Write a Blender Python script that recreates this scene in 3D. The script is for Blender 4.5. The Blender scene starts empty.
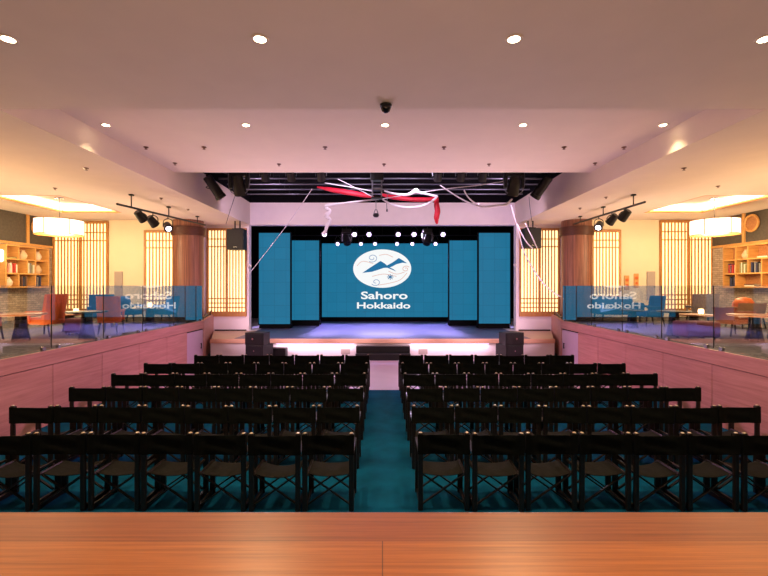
import bpy, bmesh, math, random
from mathutils import Vector, Matrix

random.seed(7)
C = bpy.context.scene.collection
PI = math.pi
F, VX, VY, EYE = 430.0, 382.5, 286.0, 2.5
ORD = ['first', 'second', 'third', 'fourth', 'fifth', 'sixth', 'seventh', 'eighth', 'ninth', 'tenth', 'eleventh', 'twelfth']


def P(px, py, d):
    """a point of the place seen at (px, py) of the photograph, d metres ahead"""
    return Vector(((px - VX) / F * d, d, EYE - (py - VY) / F * d))


# ------------------------------------------------------------------ materials
def srgb(r, g, b):
    f = lambda c: c / 12.92 if c <= 0.04045 else ((c + 0.055) / 1.055) ** 2.4
    return (f(r / 255), f(g / 255), f(b / 255), 1)


def mat(name, rgb, rough=0.6, metal=0.0, var=0.08, scale=8.0, bump=0.0, spec=0.5):
    m = bpy.data.materials.new(name)
    m.use_nodes = True
    nt = m.node_tree
    b = nt.nodes['Principled BSDF']
    col = srgb(*rgb)
    tc = nt.nodes.new('ShaderNodeTexCoord')
    no = nt.nodes.new('ShaderNodeTexNoise')
    no.inputs['Scale'].default_value = scale
    no.inputs['Detail'].default_value = 4
    nt.links.new(tc.outputs['Object'], no.inputs['Vector'])
    rp = nt.nodes.new('ShaderNodeValToRGB')
    rp.color_ramp.elements[0].position = 0.3
    rp.color_ramp.elements[1].position = 0.7
    rp.color_ramp.elements[0].color = tuple(c * (1 - var) for c in col[:3]) + (1,)
    rp.color_ramp.elements[1].color = tuple(min(1, c * (1 + var)) for c in col[:3]) + (1,)
    nt.links.new(no.outputs['Fac'], rp.inputs['Fac'])
    nt.links.new(rp.outputs['Color'], b.inputs['Base Color'])
    b.inputs['Roughness'].default_value = rough
    b.inputs['Metallic'].default_value = metal
    b.inputs['Specular IOR Level'].default_value = spec
    if bump:
        bp = nt.nodes.new('ShaderNodeBump')
        bp.inputs['Strength'].default_value = bump
        bp.inputs['Distance'].default_value = 0.02
        nt.links.new(no.outputs['Fac'], bp.inputs['Height'])
        nt.links.new(bp.outputs['Normal'], b.inputs['Normal'])
    return m


def wood(name, dark, light, stretch=(1, 12, 12), scale=2.0, rough=0.4, bump=0.0, spec=0.5):
    m = bpy.data.materials.new(name)
    m.use_nodes = True
    nt = m.node_tree
    b = nt.nodes['Principled BSDF']
    tc = nt.nodes.new('ShaderNodeTexCoord')
    mp = nt.nodes.new('ShaderNodeMapping')
    mp.inputs['Scale'].default_value = stretch
    no = nt.nodes.new('ShaderNodeTexNoise')
    no.inputs['Scale'].default_value = scale
    no.inputs['Detail'].default_value = 6
    no.inputs['Roughness'].default_value = 0.65
    no.inputs['Distortion'].default_value = 0.6
    rp = nt.nodes.new('ShaderNodeValToRGB')
    rp.color_ramp.elements[0].position = 0.3
    rp.color_ramp.elements[1].position = 0.72
    rp.color_ramp.elements[0].color = srgb(*dark)
    rp.color_ramp.elements[1].color = srgb(*light)
    nt.links.new(tc.outputs['Object'], mp.inputs['Vector'])
    nt.links.new(mp.outputs['Vector'], no.inputs['Vector'])
    nt.links.new(no.outputs['Fac'], rp.inputs['Fac'])
    nt.links.new(rp.outputs['Color'], b.inputs['Base Color'])
    b.inputs['Roughness'].default_value = rough
    b.inputs['Specular IOR Level'].default_value = spec
    if bump:
        bp = nt.nodes.new('ShaderNodeBump')
        bp.inputs['Strength'].default_value = bump
        bp.inputs['Distance'].default_value = 0.01
        nt.links.new(no.outputs['Fac'], bp.inputs['Height'])
        nt.links.new(bp.outputs['Normal'], b.inputs['Normal'])
    return m


def emit(name, rgb, strength):
    m = bpy.data.materials.new(name)
    m.use_nodes = True
    nt = m.node_tree
    b = nt.nodes['Principled BSDF']
    b.inputs['Base Color'].default_value = (0.01, 0.01, 0.01, 1) if name.startswith('led') else srgb(*rgb)
    b.inputs['Specular IOR Level'].default_value = 0.0 if name.startswith('led') else 0.5
    b.inputs['Emission Color'].default_value = srgb(*rgb)
    b.inputs['Emission Strength'].default_value = strength
    b.inputs['Roughness'].default_value = 0.5
    return m


def led(name, rgb, strength):
    """LED wall: pure emission broken up by a fine tile pattern"""
    m = bpy.data.materials.new(name)
    m.use_nodes = True
    nt = m.node_tree
    b = nt.nodes['Principled BSDF']
    tc = nt.nodes.new('ShaderNodeTexCoord')
    br = nt.nodes.new('ShaderNodeTexBrick')
    br.offset = 0.0
    br.inputs['Scale'].default_value = 1.0
    br.inputs['Brick Width'].default_value = 0.5
    br.inputs['Row Height'].default_value = 0.5
    br.inputs['Mortar Size'].default_value = 0.012
    c = srgb(*rgb)
    br.inputs['Color1'].default_value = c
    br.inputs['Color2'].default_value = tuple(v * 0.93 for v in c[:3]) + (1,)
    br.inputs['Mortar'].default_value = tuple(v * 0.8 for v in c[:3]) + (1,)
    mp = nt.nodes.new('ShaderNodeMapping')
    mp.inputs['Rotation'].default_value = (PI / 2, 0, 0)
    nt.links.new(tc.outputs['Object'], mp.inputs['Vector'])
    nt.links.new(mp.outputs['Vector'], br.inputs['Vector'])
    b.inputs['Base Color'].default_value = (0.01, 0.01, 0.012, 1)
    b.inputs['Roughness'].default_value = 0.6
    b.inputs['Specular IOR Level'].default_value = 0.05
    nt.links.new(br.outputs['Color'], b.inputs['Emission Color'])
    b.inputs['Emission Strength'].default_value = strength
    return m


def glass(name, tint, ior):
    m = bpy.data.materials.new(name)
    m.use_nodes = True
    nt = m.node_tree
    for n in list(nt.nodes):
        if n.type != 'OUTPUT_MATERIAL':
            nt.nodes.remove(n)
    out = [n for n in nt.nodes if n.type == 'OUTPUT_MATERIAL'][0]
    tr = nt.nodes.new('ShaderNodeBsdfTransparent')
    tr.inputs['Color'].default_value = tint
    gl = nt.nodes.new('ShaderNodeBsdfGlossy')
    gl.inputs['Roughness'].default_value = 0.0
    # reflectance of one face grows towards grazing view, alike from both sides of the pane
    ge = nt.nodes.new('ShaderNodeNewGeometry')
    dt = nt.nodes.new('ShaderNodeVectorMath')
    dt.operation = 'DOT_PRODUCT'
    nt.links.new(ge.outputs['Normal'], dt.inputs[0])
    nt.links.new(ge.outputs['Incoming'], dt.inputs[1])

    def mth(op, a, b=None):
        q = nt.nodes.new('ShaderNodeMath')
        q.operation = op
        for i, v in enumerate((a, b)):
            if v is None:
                continue
            if isinstance(v, (int, float)):
                q.inputs[i].default_value = v
            else:
                nt.links.new(v, q.inputs[i])
        return q.outputs[0]
    c = mth('ABSOLUTE', dt.outputs['Value'])
    fac = mth('MINIMUM', mth('ADD', mth('MULTIPLY', mth('POWER', mth('SUBTRACT', 1.0, c), 4.0), ior), 0.03), 0.85)
    mx = nt.nodes.new('ShaderNodeMixShader')
    nt.links.new(fac, mx.inputs['Fac'])
    nt.links.new(tr.outputs['BSDF'], mx.inputs[1])
    nt.links.new(gl.outputs['BSDF'], mx.inputs[2])
    nt.links.new(mx.outputs['Shader'], out.inputs['Surface'])
    return m


def brick(name, c1, c2, mortar, bw, rh, axis='yz', ms=0.012, rough=0.8, bump=0.4, grain=None):
    m = bpy.data.materials.new(name)
    m.use_nodes = True
    nt = m.node_tree
    b = nt.nodes['Principled BSDF']
    tc = nt.nodes.new('ShaderNodeTexCoord')
    sx = nt.nodes.new('ShaderNodeSeparateXYZ')
    cx = nt.nodes.new('ShaderNodeCombineXYZ')
    nt.links.new(tc.outputs['Object'], sx.inputs['Vector'])
    idx = {'x': 0, 'y': 1, 'z': 2}
    nt.links.new(sx.outputs[idx[axis[0]]], cx.inputs[0])
    nt.links.new(sx.outputs[idx[axis[1]]], cx.inputs[1])
    br = nt.nodes.new('ShaderNodeTexBrick')
    br.inputs['Scale'].default_value = 1.0
    br.inputs['Brick Width'].default_value = bw
    br.inputs['Row Height'].default_value = rh
    br.inputs['Mortar Size'].default_value = ms
    br.inputs['Color1'].default_value = srgb(*c1)
    br.inputs['Color2'].default_value = srgb(*c2)
    br.inputs['Mortar'].default_value = srgb(*mortar)
    nt.links.new(cx.outputs['Vector'], br.inputs['Vector'])
    col = br.outputs['Color']
    no = nt.nodes.new('ShaderNodeTexNoise')
    no.inputs['Scale'].default_value = 3.0
    no.inputs['Detail'].default_value = 6
    no.inputs['Roughness'].default_value = 0.7
    mp = nt.nodes.new('ShaderNodeMapping')
    mp.inputs['Scale'].default_value = grain or (3, 3, 3)
    nt.links.new(tc.outputs['Object'], mp.inputs['Vector'])
    nt.links.new(mp.outputs['Vector'], no.inputs['Vector'])
    mx = nt.nodes.new('ShaderNodeMixRGB')
    mx.blend_type = 'MULTIPLY'
    mx.inputs['Fac'].default_value = 0.8
    rp = nt.nodes.new('ShaderNodeValToRGB')
    rp.color_ramp.elements[0].position = 0.3
    rp.color_ramp.elements[0].color = (0.40, 0.33, 0.27, 1) if grain else (0.6, 0.6, 0.6, 1)
    rp.color_ramp.elements[1].position = 0.65
    rp.color_ramp.elements[1].color = (1, 1, 1, 1)
    nt.links.new(no.outputs['Fac'], rp.inputs['Fac'])
    nt.links.new(col, mx.inputs[1])
    nt.links.new(rp.outputs['Color'], mx.inputs[2])
    nt.links.new(mx.outputs['Color'], b.inputs['Base Color'])
    b.inputs['Roughness'].default_value = rough
    if bump:
        bp = nt.nodes.new('ShaderNodeBump')
        bp.inputs['Strength'].default_value = bump
        bp.inputs['Distance'].default_value = 0.01
        bp.invert = True
        nt.links.new(br.outputs['Fac'], bp.inputs['Height'])
        nt.links.new(bp.outputs['Normal'], b.inputs['Normal'])
    return m


M = dict(
    ceiling=mat('ceiling paint', (232, 216, 200), 0.85, var=0.02, scale=2),
    cream=mat('cream wall paint', (240, 224, 190), 0.8, var=0.02, scale=2),
    white=mat('white paint', (236, 226, 226), 0.7, var=0.02, scale=3),
    black=mat('black drape', (10, 10, 13), 0.9, var=0.1, spec=0.1),
    blackmetal=mat('black metal', (13, 13, 15), 0.45, var=0.1),
    greymetal=mat('grey metal', (120, 122, 130), 0.35, 0.8, var=0.05),
    steel=mat('brushed steel', (170, 172, 178), 0.25, 1.0, var=0.04),
    canvas=mat('black canvas', (9, 13, 12), 0.9, var=0.25, scale=30, bump=0.15, spec=0.15),
    seatcanvas=mat('charcoal seat canvas', (26, 24, 21), 0.9, var=0.25, scale=25, bump=0.15, spec=0.2),
    darkwood=wood('black stained wood', (15, 10, 8), (36, 24, 18), (12, 12, 1), 3, 0.35),
    postcap=mat('glint-painted post end', (190, 168, 148), 0.35, var=0.1, scale=40),  # pale tone paints the glints of light on the post tops
    shojiwood=wood('shoji cedar', (168, 112, 56), (204, 146, 82), (10, 10, 1), 3, 0.45),
    shelfwood=wood('shelf oak', (196, 140, 74), (224, 170, 100), (1, 8, 8), 3, 0.45),
    stagewood=wood('stage nosing wood', (216, 162, 132), (236, 188, 160), (1, 10, 10), 3, 0.4),
    pitwood=wood('pit wall veneer', (170, 114, 106), (202, 146, 136), (14, 0.6, 12), 1.6, 0.5),
    colwood=wood('column veneer', (96, 58, 44), (168, 112, 88), (9, 9, 0.25), 2.4, 0.45),
    colband=wood('column band wood', (70, 36, 26), (92, 50, 36), (4, 4, 8), 2.0, 0.45),
    groove=mat('dark groove', (44, 26, 26), 0.8),
    stagefloor=mat('dark stage vinyl', (78, 74, 104), 0.36, var=0.12, scale=1.5),
    wing=mat('beige wing floor', (206, 176, 150), 0.5, var=0.05, scale=2),
    palefloor=mat('pale vinyl floor', (184, 154, 172), 0.45, var=0.04, scale=2),
    teal=mat('teal carpet', (2, 76, 110), 0.95, var=0.22, scale=3.2, bump=0.1, spec=0.1),
    terracecarpet=mat('grey patterned carpet', (78, 76, 80), 0.8, var=0.6, scale=9, spec=0.3),
    stone=brick('stone cladding', (206, 188, 166), (178, 160, 140), (140, 124, 108), 0.22, 0.075, 'yz', 0.006),
    fabricwall=mat('dark wall fabric', (84, 76, 66), 0.9, var=0.18, scale=14),
    orange=mat('orange leather', (206, 104, 40), 0.45, var=0.1, scale=10),
    brown=mat('brown leather', (110, 58, 40), 0.5, var=0.12, scale=10),
    blue=mat('blue upholstery', (42, 86, 140), 0.8, var=0.1, scale=14),
    greyfab=mat('grey weave', (158, 146, 138), 0.85, var=0.2, scale=22),
    tan=mat('tan upholstery', (150, 112, 74), 0.8, var=0.1, scale=14),
    plum=mat('plum upholstery', (112, 62, 74), 0.8, var=0.1, scale=14),
    cushion=mat('cream cushion', (214, 196, 172), 0.8, var=0.08, scale=14),
    tabletop=wood('table oak', (150, 96, 54), (190, 132, 84), (1, 8, 8), 3, 0.35),
    darktop=mat('dark table top', (36, 32, 36), 0.35, var=0.1),
    cone=mat('black lacquer', (16, 18, 28), 0.18, var=0.05),
    rope=mat('white rope', (232, 226, 236), 0.8, var=0.06, scale=30),
    red=mat('red silk', (206, 18, 52), 0.55, var=0.15, scale=8),
    glass=glass('railing glass', (0.96, 0.975, 0.985, 1), 5.0),
    lampshade=emit('glowing shade', (255, 240, 216), 1.9),
    shoji=emit('backlit shoji paper', (255, 226, 162), 1.7),
    warmlens=emit('warm lens', (255, 226, 180), 25.0),
    whitelens=emit('stage lens', (232, 206, 255), 4.0),
    spotlens=emit('bright spot lens', (240, 235, 255), 12.0),
    candle=emit('candle glow', (255, 206, 150), 6.0),
    sconce=emit('lamp glass', (255, 240, 215), 2.0),
    led=led('led wall teal', (28, 115, 152), 1.0),
    ledwhite=emit('led white', (248, 250, 250), 1.0),
    ledblue=emit('led logo blue', (32, 112, 160), 1.0),
    ledpink=emit('led logo pink', (236, 190, 178), 0.9),
    ledgrey=emit('led logo grey', (140, 166, 204), 0.9),
    sprinkler=mat('sprinkler metal', (120, 84, 70), 0.4, 0.5),
    plate=mat('grey plate', (176, 160, 150), 0.5, var=0.03),
    pottery=mat('pale pottery', (214, 184, 146), 0.5, var=0.08),
    orangepaper=mat('orange plaque', (206, 96, 34), 0.6, var=0.2, scale=12),
    speaker=mat('black speaker', (7, 7, 10), 0.55, var=0.1),
    grille=mat('speaker grille', (15, 16, 23), 0.5, var=0.4, scale=90),
)
M['counter'] = brick('counter planks', (192, 118, 54), (160, 90, 40), (112, 64, 32), 2.4, 0.0975, 'xy', 0.0010, 0.33, 0.15, grain=(0.9, 38, 38))


M['counter'].node_tree.nodes['Principled BSDF'].inputs['Specular IOR Level'].default_value = 0.9


# ------------------------------------------------------------------ mesh kit
class MB:
    def __init__(self):
        self.bm = bmesh.new()

    def _join(self, tmp, mtx=None):
        me = bpy.data.meshes.new('tmp')
        tmp.to_mesh(me)
        tmp.free()
        if mtx is not None:
            me.transform(mtx)
        self.bm.from_mesh(me)
        bpy.data.meshes.remove(me)
        return self

    def box(self, c, s, bev=0.0, rot=None, seg=2):
        t = bmesh.new()
        bmesh.ops.create_cube(t, size=1)
        for v in t.verts:
            v.co = Vector((v.co.x * s[0], v.co.y * s[1], v.co.z * s[2]))
        if bev:
            bmesh.ops.bevel(t, geom=t.edges[:], offset=bev, segments=seg, affect='EDGES', profile=0.5)
        m = Matrix.Translation(Vector(c))
        if rot is not None:
            m = m @ rot
        return self._join(t, m)

    def bb(self, x0, x1, y0, y1, z0, z1, bev=0.0):
        return self.box(((x0 + x1) / 2, (y0 + y1) / 2, (z0 + z1) / 2), (abs(x1 - x0), abs(y1 - y0), abs(z1 - z0)), bev)

    def bar(self, a, b, w, h, bev=0.0):
        a, b = Vector(a), Vector(b)
        d = b - a
        q = d.to_track_quat('Y', 'Z').to_matrix().to_4x4()
        return self.box((a + b) / 2, (w, d.length, h), bev, q)

    def cyl(self, a, b, r0, r1=None, seg=20, bev=0.0):
        r1 = r0 if r1 is None else r1
        a, b = Vector(a), Vector(b)
        d = b - a
        t = bmesh.new()
        bmesh.ops.create_cone(t, cap_ends=True, segments=seg, radius1=r0, radius2=r1, depth=d.length)
        if bev:
            es = [e for e in t.edges if abs(e.verts[0].co.z - e.verts[1].co.z) < 1e-6]
            bmesh.ops.bevel(t, geom=es, offset=bev, segments=2, affect='EDGES')
        q = d.to_track_quat('Z', 'Y').to_matrix().to_4x4()
        return self._join(t, Matrix.Translation((a + b) / 2) @ q)

    def tube(self, pts, r, seg=8, smooth=4):
        pts = [Vector(p) for p in pts]
        rs = r if isinstance(r, (list, tuple)) else [r] * len(pts)
        if smooth and len(pts) > 2:
            out, ro = [], []
            n = len(pts)
            for i in range(n - 1):
                p0, p1, p2, p3 = pts[max(i - 1, 0)], pts[i], pts[i + 1], pts[min(i + 2, n - 1)]
                for k in range(smooth):
                    u = k / smooth
                    out.append(0.5 * ((2 * p1) + (p2 - p0) * u + (2 * p0 - 5 * p1 + 4 * p2 - p3) * u * u + (-p0 + 3 * p1 - 3 * p2 + p3) * u ** 3))
                    ro.append(rs[i] * (1 - u) + rs[i + 1] * u)
            out.append(pts[-1])
            ro.append(rs[-1])
            pts, rs = out, ro
        rings = []
        up = Vector((0.13, 0.27, 0.95)).normalized()
        for i, p in enumerate(pts):
            d = (pts[min(i + 1, len(pts) - 1)] - pts[max(i - 1, 0)]).normalized()
            s = d.cross(up)
            if s.length < 1e-4:
                s = d.cross(Vector((1, 0, 0)))
            s.normalize()
            u = s.cross(d)
            rings.append([self.bm.verts.new(p + rs[i] * (math.cos(a) * s + math.sin(a) * u)) for a in [2 * PI * k / seg for k in range(seg)]])
        for i in range(len(rings) - 1):
            for k in range(seg):
                self.bm.faces.new((rings[i][k], rings[i][(k + 1) % seg], rings[i + 1][(k + 1) % seg], rings[i + 1][k]))
        self.bm.faces.new(rings[0][::-1])
        self.bm.faces.new(rings[-1])
        return self

    def lathe(self, prof, seg=28, c=(0, 0, 0)):
        c = Vector(c)
        rings = []
        for r, z in prof:
            if r < 1e-5:
                rings.append([self.bm.verts.new(c + Vector((0, 0, z)))])
            else:
                rings.append([self.bm.verts.new(c + Vector((r * math.cos(2 * PI * k / seg), r * math.sin(2 * PI * k / seg), z))) for k in range(seg)])
        for a, b in zip(rings, rings[1:]):
            for k in range(seg):
                k2 = (k + 1) % seg
                if len(a) == 1 and len(b) == 1:
                    continue
                if len(a) == 1:
                    self.bm.faces.new((a[0], b[k], b[k2]))
                elif len(b) == 1:
                    self.bm.faces.new((a[k], a[k2], b[0]))
                else:
                    self.bm.faces.new((a[k], a[k2], b[k2], b[k]))
        for ring, fl in ((rings[0], True), (rings[-1], False)):
            if len(ring) > 1:
                self.bm.faces.new(ring[::-1] if fl else ring)
        return self

    def prism(self, poly, z0, z1):
        lo = [self.bm.verts.new((x, y, z0)) for x, y in poly]
        hi = [self.bm.verts.new((x, y, z1)) for x, y in poly]
        n = len(poly)
        for i in range(n):
            self.bm.faces.new((lo[i], lo[(i + 1) % n], hi[(i + 1) % n], hi[i]))
        self.bm.faces.new(lo[::-1])
        self.bm.faces.new(hi)
        return self

    def plate(self, poly, y0, y1):
        """outline in x, z given a thickness in y"""
        a = [self.bm.verts.new((x, y0, z)) for x, z in poly]
        b = [self.bm.verts.new((x, y1, z)) for x, z in poly]
        n = len(poly)
        for i in range(n):
            self.bm.faces.new((a[i], a[(i + 1) % n], b[(i + 1) % n], b[i]))
        self.bm.faces.new(a[::-1])
        self.bm.faces.new(b)
        return self

    def sheet(self, f, nu, nv, th):
        """a thick sheet from f(u, v) -> (point, normal)"""
        top, bot = [], []
        for i in range(nu + 1):
            rt, rb = [], []
            for j in range(nv + 1):
                p, n = f(i / nu, j / nv)
                p, n = Vector(p), Vector(n)
                rt.append(self.bm.verts.new(p + n * th / 2))
                rb.append(self.bm.verts.new(p - n * th / 2))
            top.append(rt)
            bot.append(rb)
        F_ = self.bm.faces.new
        for i in range(nu):
            for j in range(nv):
                F_((top[i][j], top[i + 1][j], top[i + 1][j + 1], top[i][j + 1]))
                F_((bot[i][j], bot[i][j + 1], bot[i + 1][j + 1], bot[i + 1][j]))
        for i in range(nu):
            F_((top[i][0], bot[i][0], bot[i + 1][0], top[i + 1][0]))
            F_((top[i][nv], top[i + 1][nv], bot[i + 1][nv], bot[i][nv]))
        for j in range(nv):
            F_((top[0][j], top[0][j + 1], bot[0][j + 1], bot[0][j]))
            F_((top[nu][j], bot[nu][j], bot[nu][j + 1], top[nu][j + 1]))
        return self

    def mesh(self, name, material, smooth=False):
        bmesh.ops.recalc_face_normals(self.bm, faces=self.bm.faces[:])
        me = bpy.data.meshes.new(name)
        self.bm.to_mesh(me)
        self.bm.free()
        if smooth:
            for p in me.polygons:
                p.use_smooth = True
            me.set_sharp_from_angle(angle=math.radians(40))
        me.materials.append(M[material] if isinstance(material, str) else material)
        return me


def obj(name, mb, material, parent=None, loc=None, rz=0.0, smooth=False):
    o = bpy.data.objects.new(name, mb.mesh(name, material, smooth))
    C.objects.link(o)
    if parent is not None:
        o.parent = parent
    if loc is not None:
        o.location = loc
    if rz:
        o.rotation_euler[2] = rz
    return o


def tag(o, label, cat, group=None):
    o['label'] = label
    o['category'] = cat
    if group:
        o['group'] = group
    return o


def thing(name, label, cat, loc=(0, 0, 0), rz=0.0, group=None):
    o = bpy.data.objects.new(name, None)
    C.objects.link(o)
    o.location = loc
    o.rotation_euler[2] = rz
    return tag(o, label, cat, group)


def struct(name, mb, material, parent=None, smooth=False):
    o = obj(name, mb, material, parent, smooth=smooth)
    if parent is None:
        o['kind'] = 'structure'
    return o


def dup(root, loc, rz=None, label=None, group=None):
    r = root.copy()
    C.objects.link(r)
    r.location = loc
    if rz is not None:
        r.rotation_euler[2] = rz
    if label:
        r['label'] = label
    if group:
        r['group'] = group
    for ch in list(root.children):
        c = ch.copy()
        C.objects.link(c)
        c.parent = r
        for g in ch.children:
            d = g.copy()
            C.objects.link(d)
            d.parent = c
    return r


def light(kind, name, loc, energy, color, target=None, size=None, angle=None, blend=0.6, size_y=None):
    l = bpy.data.lights.new(name, kind)
    l.energy = energy
    l.color = color
    o = bpy.data.objects.new(name, l)
    C.objects.link(o)
    o.location = loc
    if target is not None:
        o.rotation_euler = (Vector(target) - Vector(loc)).to_track_quat('-Z', 'Y').to_euler()
    if kind == 'SPOT':
        l.spot_size = math.radians(angle or 60)
        l.spot_blend = blend
        l.shadow_soft_size = size or 0.08
    elif kind == 'POINT':
        l.shadow_soft_size = size or 0.1
    elif kind == 'AREA':
        l.size = size or 1.0
        if size_y:
            l.shape = 'RECTANGLE'
            l.size_y = size_y
    return o


WARM = (1.0, 0.75, 0.42)
LAV = (1.0, 0.62, 0.95)

# ------------------------------------------------------------------ room sizes
ZT = 1.33            # terrace floor
ZS = 0.65            # stage floor
ZC, ZR, ZL = 5.01, 5.48, 5.93   # soffit, recess, loft trim
XP, XW, XR = 6.0, 12.5, 5.45    # pit wall, outer wall, recess edge
YN, YL, YD, YT = 6.1, 11.29, 17.7, 16.35   # near ceiling end, loft start, proscenium, terrace back wall
YS = 15.0            # stage front
YB = -3.6            # rear wall

# ------------------------------------------------------------------ the setting
struct('floor', MB().bb(-XP, XP, 2.0, YS, -0.1, 0), 'palefloor')
struct('carpet', MB().bb(-XP + .02, XP - .02, 2.02, 10.3, 0.0, 0.012), 'teal')
struct('floor_rear', MB().bb(-XP, XP, YB, 2.0, -0.1, ZT), 'terracecarpet')
for s, nm in ((-1, 'left'), (1, 'right')):
    struct('floor_' + nm, MB().prism([(s * XW, YB), (s * (XP + .05), YB), (s * (XP + .05), 14.45), (s * 6.95, YD), (s * XW, YD)], -0.1, ZT), 'terracecarpet')
    # pit wall: veneer panels with dark seams, cap band above
    w = MB()
    ys = [2.0, 3.5, 5.0, 6.43, 7.83, 9.2, 10.6, 11.97, 13.2]
    for a, b in zip(ys, ys[1:]):
        w.bb(s * XP, s * (XP + .03), a + .006, b - .006, 0, 1.07)
    w.bb(s * XP, s * (XP + .03), 14.38, 14.45, 0, 1.07)
    wall = struct('wall_' + nm + '_pit', w, 'pitwood')
    struct('seam_backing', MB().bb(s * (XP + .03), s * (XP + .05), 2.0, 14.45, 0, ZT - .001), 'groove', wall)
    struct('cap_band', MB().bb(s * (XP - .012), s * (XP + .03), 2.0, 14.45, 1.085, ZT + .01), 'pitwood', wall)
    # diagonal return wall beside the stage wing
    n = Vector((17.7 - 14.45, 0.95 * -s, 0)).normalized()
    struct('wall_' + nm + '_return', MB().prism([(s * XP, 14.45), (s * 6.95, YD), (s * 7.05, YD), (s * (XP + .1), 14.45)], 0, ZT + .01), 'pitwood')
    d = struct('door_%d' % (1 if s < 0 else 2), MB().bb(s * (XP + .004), s * (XP + .03), 13.21, 14.37, 0.012, 1.04), mat('pale door ' + nm, (196, 168, 190), 0.5, var=0.03))
    h = MB().bar((s * (XP - .03), 14.18, .44), (s * (XP - .03), 14.18, .62), .025, .025, .005)
    h.bar((s * (XP + .004), 14.18, .46), (s * (XP - .03), 14.18, .46), .018, .018).bar((s * (XP + .004), 14.18, .60), (s * (XP - .03), 14.18, .60), .018, .018)
    obj('door_handle', h, 'blackmetal', d)
    # outer walls
    ow = struct('wall_' + nm, MB().bb(s * XW, s * (XW + .2), YB, YD, 0, 3.95), 'stone')
    obj('fabric_panel', MB().bb(s * XW, s * (XW + .2), YB, YD, 3.95, 5.6), 'fabricwall', ow)
    struct('trim_%d' % (1 if s < 0 else 2), MB().bb(s * (XW - .05), s * XW, 2, YT, 3.92, 4.0), 'shelfwood')
    # back wall of the terrace, jog behind the column, wall beside the proscenium
    struct('wall_' + nm + '_terrace', MB().bb(s * 7.6, s * XW, YT, YT + .2, ZT, 5.3), 'cream')
    struct('wall_' + nm + '_jog', MB().bb(s * 7.6, s * 7.8, YT + .2, YD, ZS, 5.3), 'cream')
    struct('wall_' + nm + '_wing', MB().bb(s * 5.495, s * 7.8, YD, YD + .3, 0, 5.3), 'white')
    struct('baseboard_' + nm, MB().bb(s * 5.6, s * 6.9, YD - .03, YD, ZS, ZS + .06), 'groove')
    # soffit around its lit coffer
    cx0, cx1, cy0, cy1 = 8.93, 10.95, 11.9, 14.72
    sf = MB()
    sf.bb(s * XR, s * cx0, YN, YD, ZC, 6.5)
    sf.bb(s * cx1, s * XW, YN, YD, ZC, 6.5)
    sf.bb(s * cx0, s * cx1, YN, cy0, ZC, 6.5)
    sf.bb(s * cx0, s * cx1, cy1, YD, ZC, 6.5)
    sf.bb(s * cx0, s * cx1, cy0, cy1, ZC + .22, 6.5)
    struct('ceiling_' + nm, sf, 'ceiling')
    lip = MB()
    t = .07
    lip.bb(s * cx0, s * (cx0 + .02), cy0, cy1, ZC - .005, ZC + t)
    lip.bb(s * (cx1 - .02), s * cx1, cy0, cy1, ZC - .005, ZC + t)
    lip.bb(s * cx0, s * cx1, cy0, cy0 + .02, ZC - .005, ZC + t)
    lip.bb(s * cx0, s * cx1, cy1 - .02, cy1, ZC - .005, ZC + t)
    struct('trim_%d' % (3 if s < 0 else 4), lip, 'shojiwood')

struct('ceiling', MB().bb(-XW, XW, YB, YN, ZC, 6.5), 'ceiling')
struct('ceiling_recess', MB().bb(-XR, XR, YN, YL, ZR, 6.5), 'ceiling')
struct('ceiling_loft', MB().bb(-XR, XR, YL, YD, 6.35, 6.5), 'black')
bk = MB()
bk.bb(-XR, -XR + .03, YL + .001, YD - .001, ZL, 6.35).bb(XR - .03, XR, YL + .001, YD - .001, ZL, 6.35).bb(-XR + .03, XR - .03, YD - .03, YD - .001, ZL, 6.35)
struct('wall_loft', bk, 'black')
struct('wall_back', MB().bb(-XW, XW, YB - .2, YB, 0, 5.6), 'cream')
struct('wall_front', MB().bb(-5.495, 5.495, YD, YD + .3, ZC, 6.5), 'white')

# stage
struct('floor_stage', MB().bb(-XP, XP, YS, YS + .1, 0, ZS - .14).prism([(-XP, YS + .1), (XP, YS + .1), (6.95, YD), (7.6, YD), (7.6, 24.6), (-7.6, 24.6), (-7.6, YD), (-6.95, YD)], 0, ZS), 'white')
struct('trim_5', MB().bb(-XP, XP, YS - .06, YS + .1, ZS - .14, ZS + .002, .006), 'stagewood')
struct('floor_wing_left', MB().prism([(-XP, YS + .1), (-5.2, YS + .1), (-5.2, YD), (-6.95, YD)], ZS, ZS + .008), 'wing')
struct('floor_wing_right', MB().prism([(XP, YS + .1), (5.2, YS + .1), (5.2, YD), (6.95, YD)], ZS, ZS + .008), 'wing')
struct('floor_stage_vinyl', MB().bb(-5.2, 5.2, YS + .1, 24.5, ZS, ZS + .01), 'stagefloor')
struct('wall_stage', MB().bb(-7.6, 7.6, 24.5, 24.7, 0, 7).bb(-7.8, -7.6, YD + .3, 24.7, 0, 7).bb(7.6, 7.8, YD + .3, 24.7, 0, 7).bb(-7.6, 7.6, YD + .31, 24.5, 6.3, 6.5), 'black')
for x0, x1, n in ((341, 350, 'left'), (418.5, 427.5, 'right')):
    a, b = P(x0, 349, YS), P(x1, 354, YS)
    tag(obj('outlet_plate', MB().bb(0, b.x - a.x, -.008, 0, 0, a.z - b.z, .002), 'plate', loc=(a.x, YS, b.z)),
        'small grey outlet plate on the stage front just %s of the black steps' % n, 'plate', 'outlet plates on the stage front')


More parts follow.
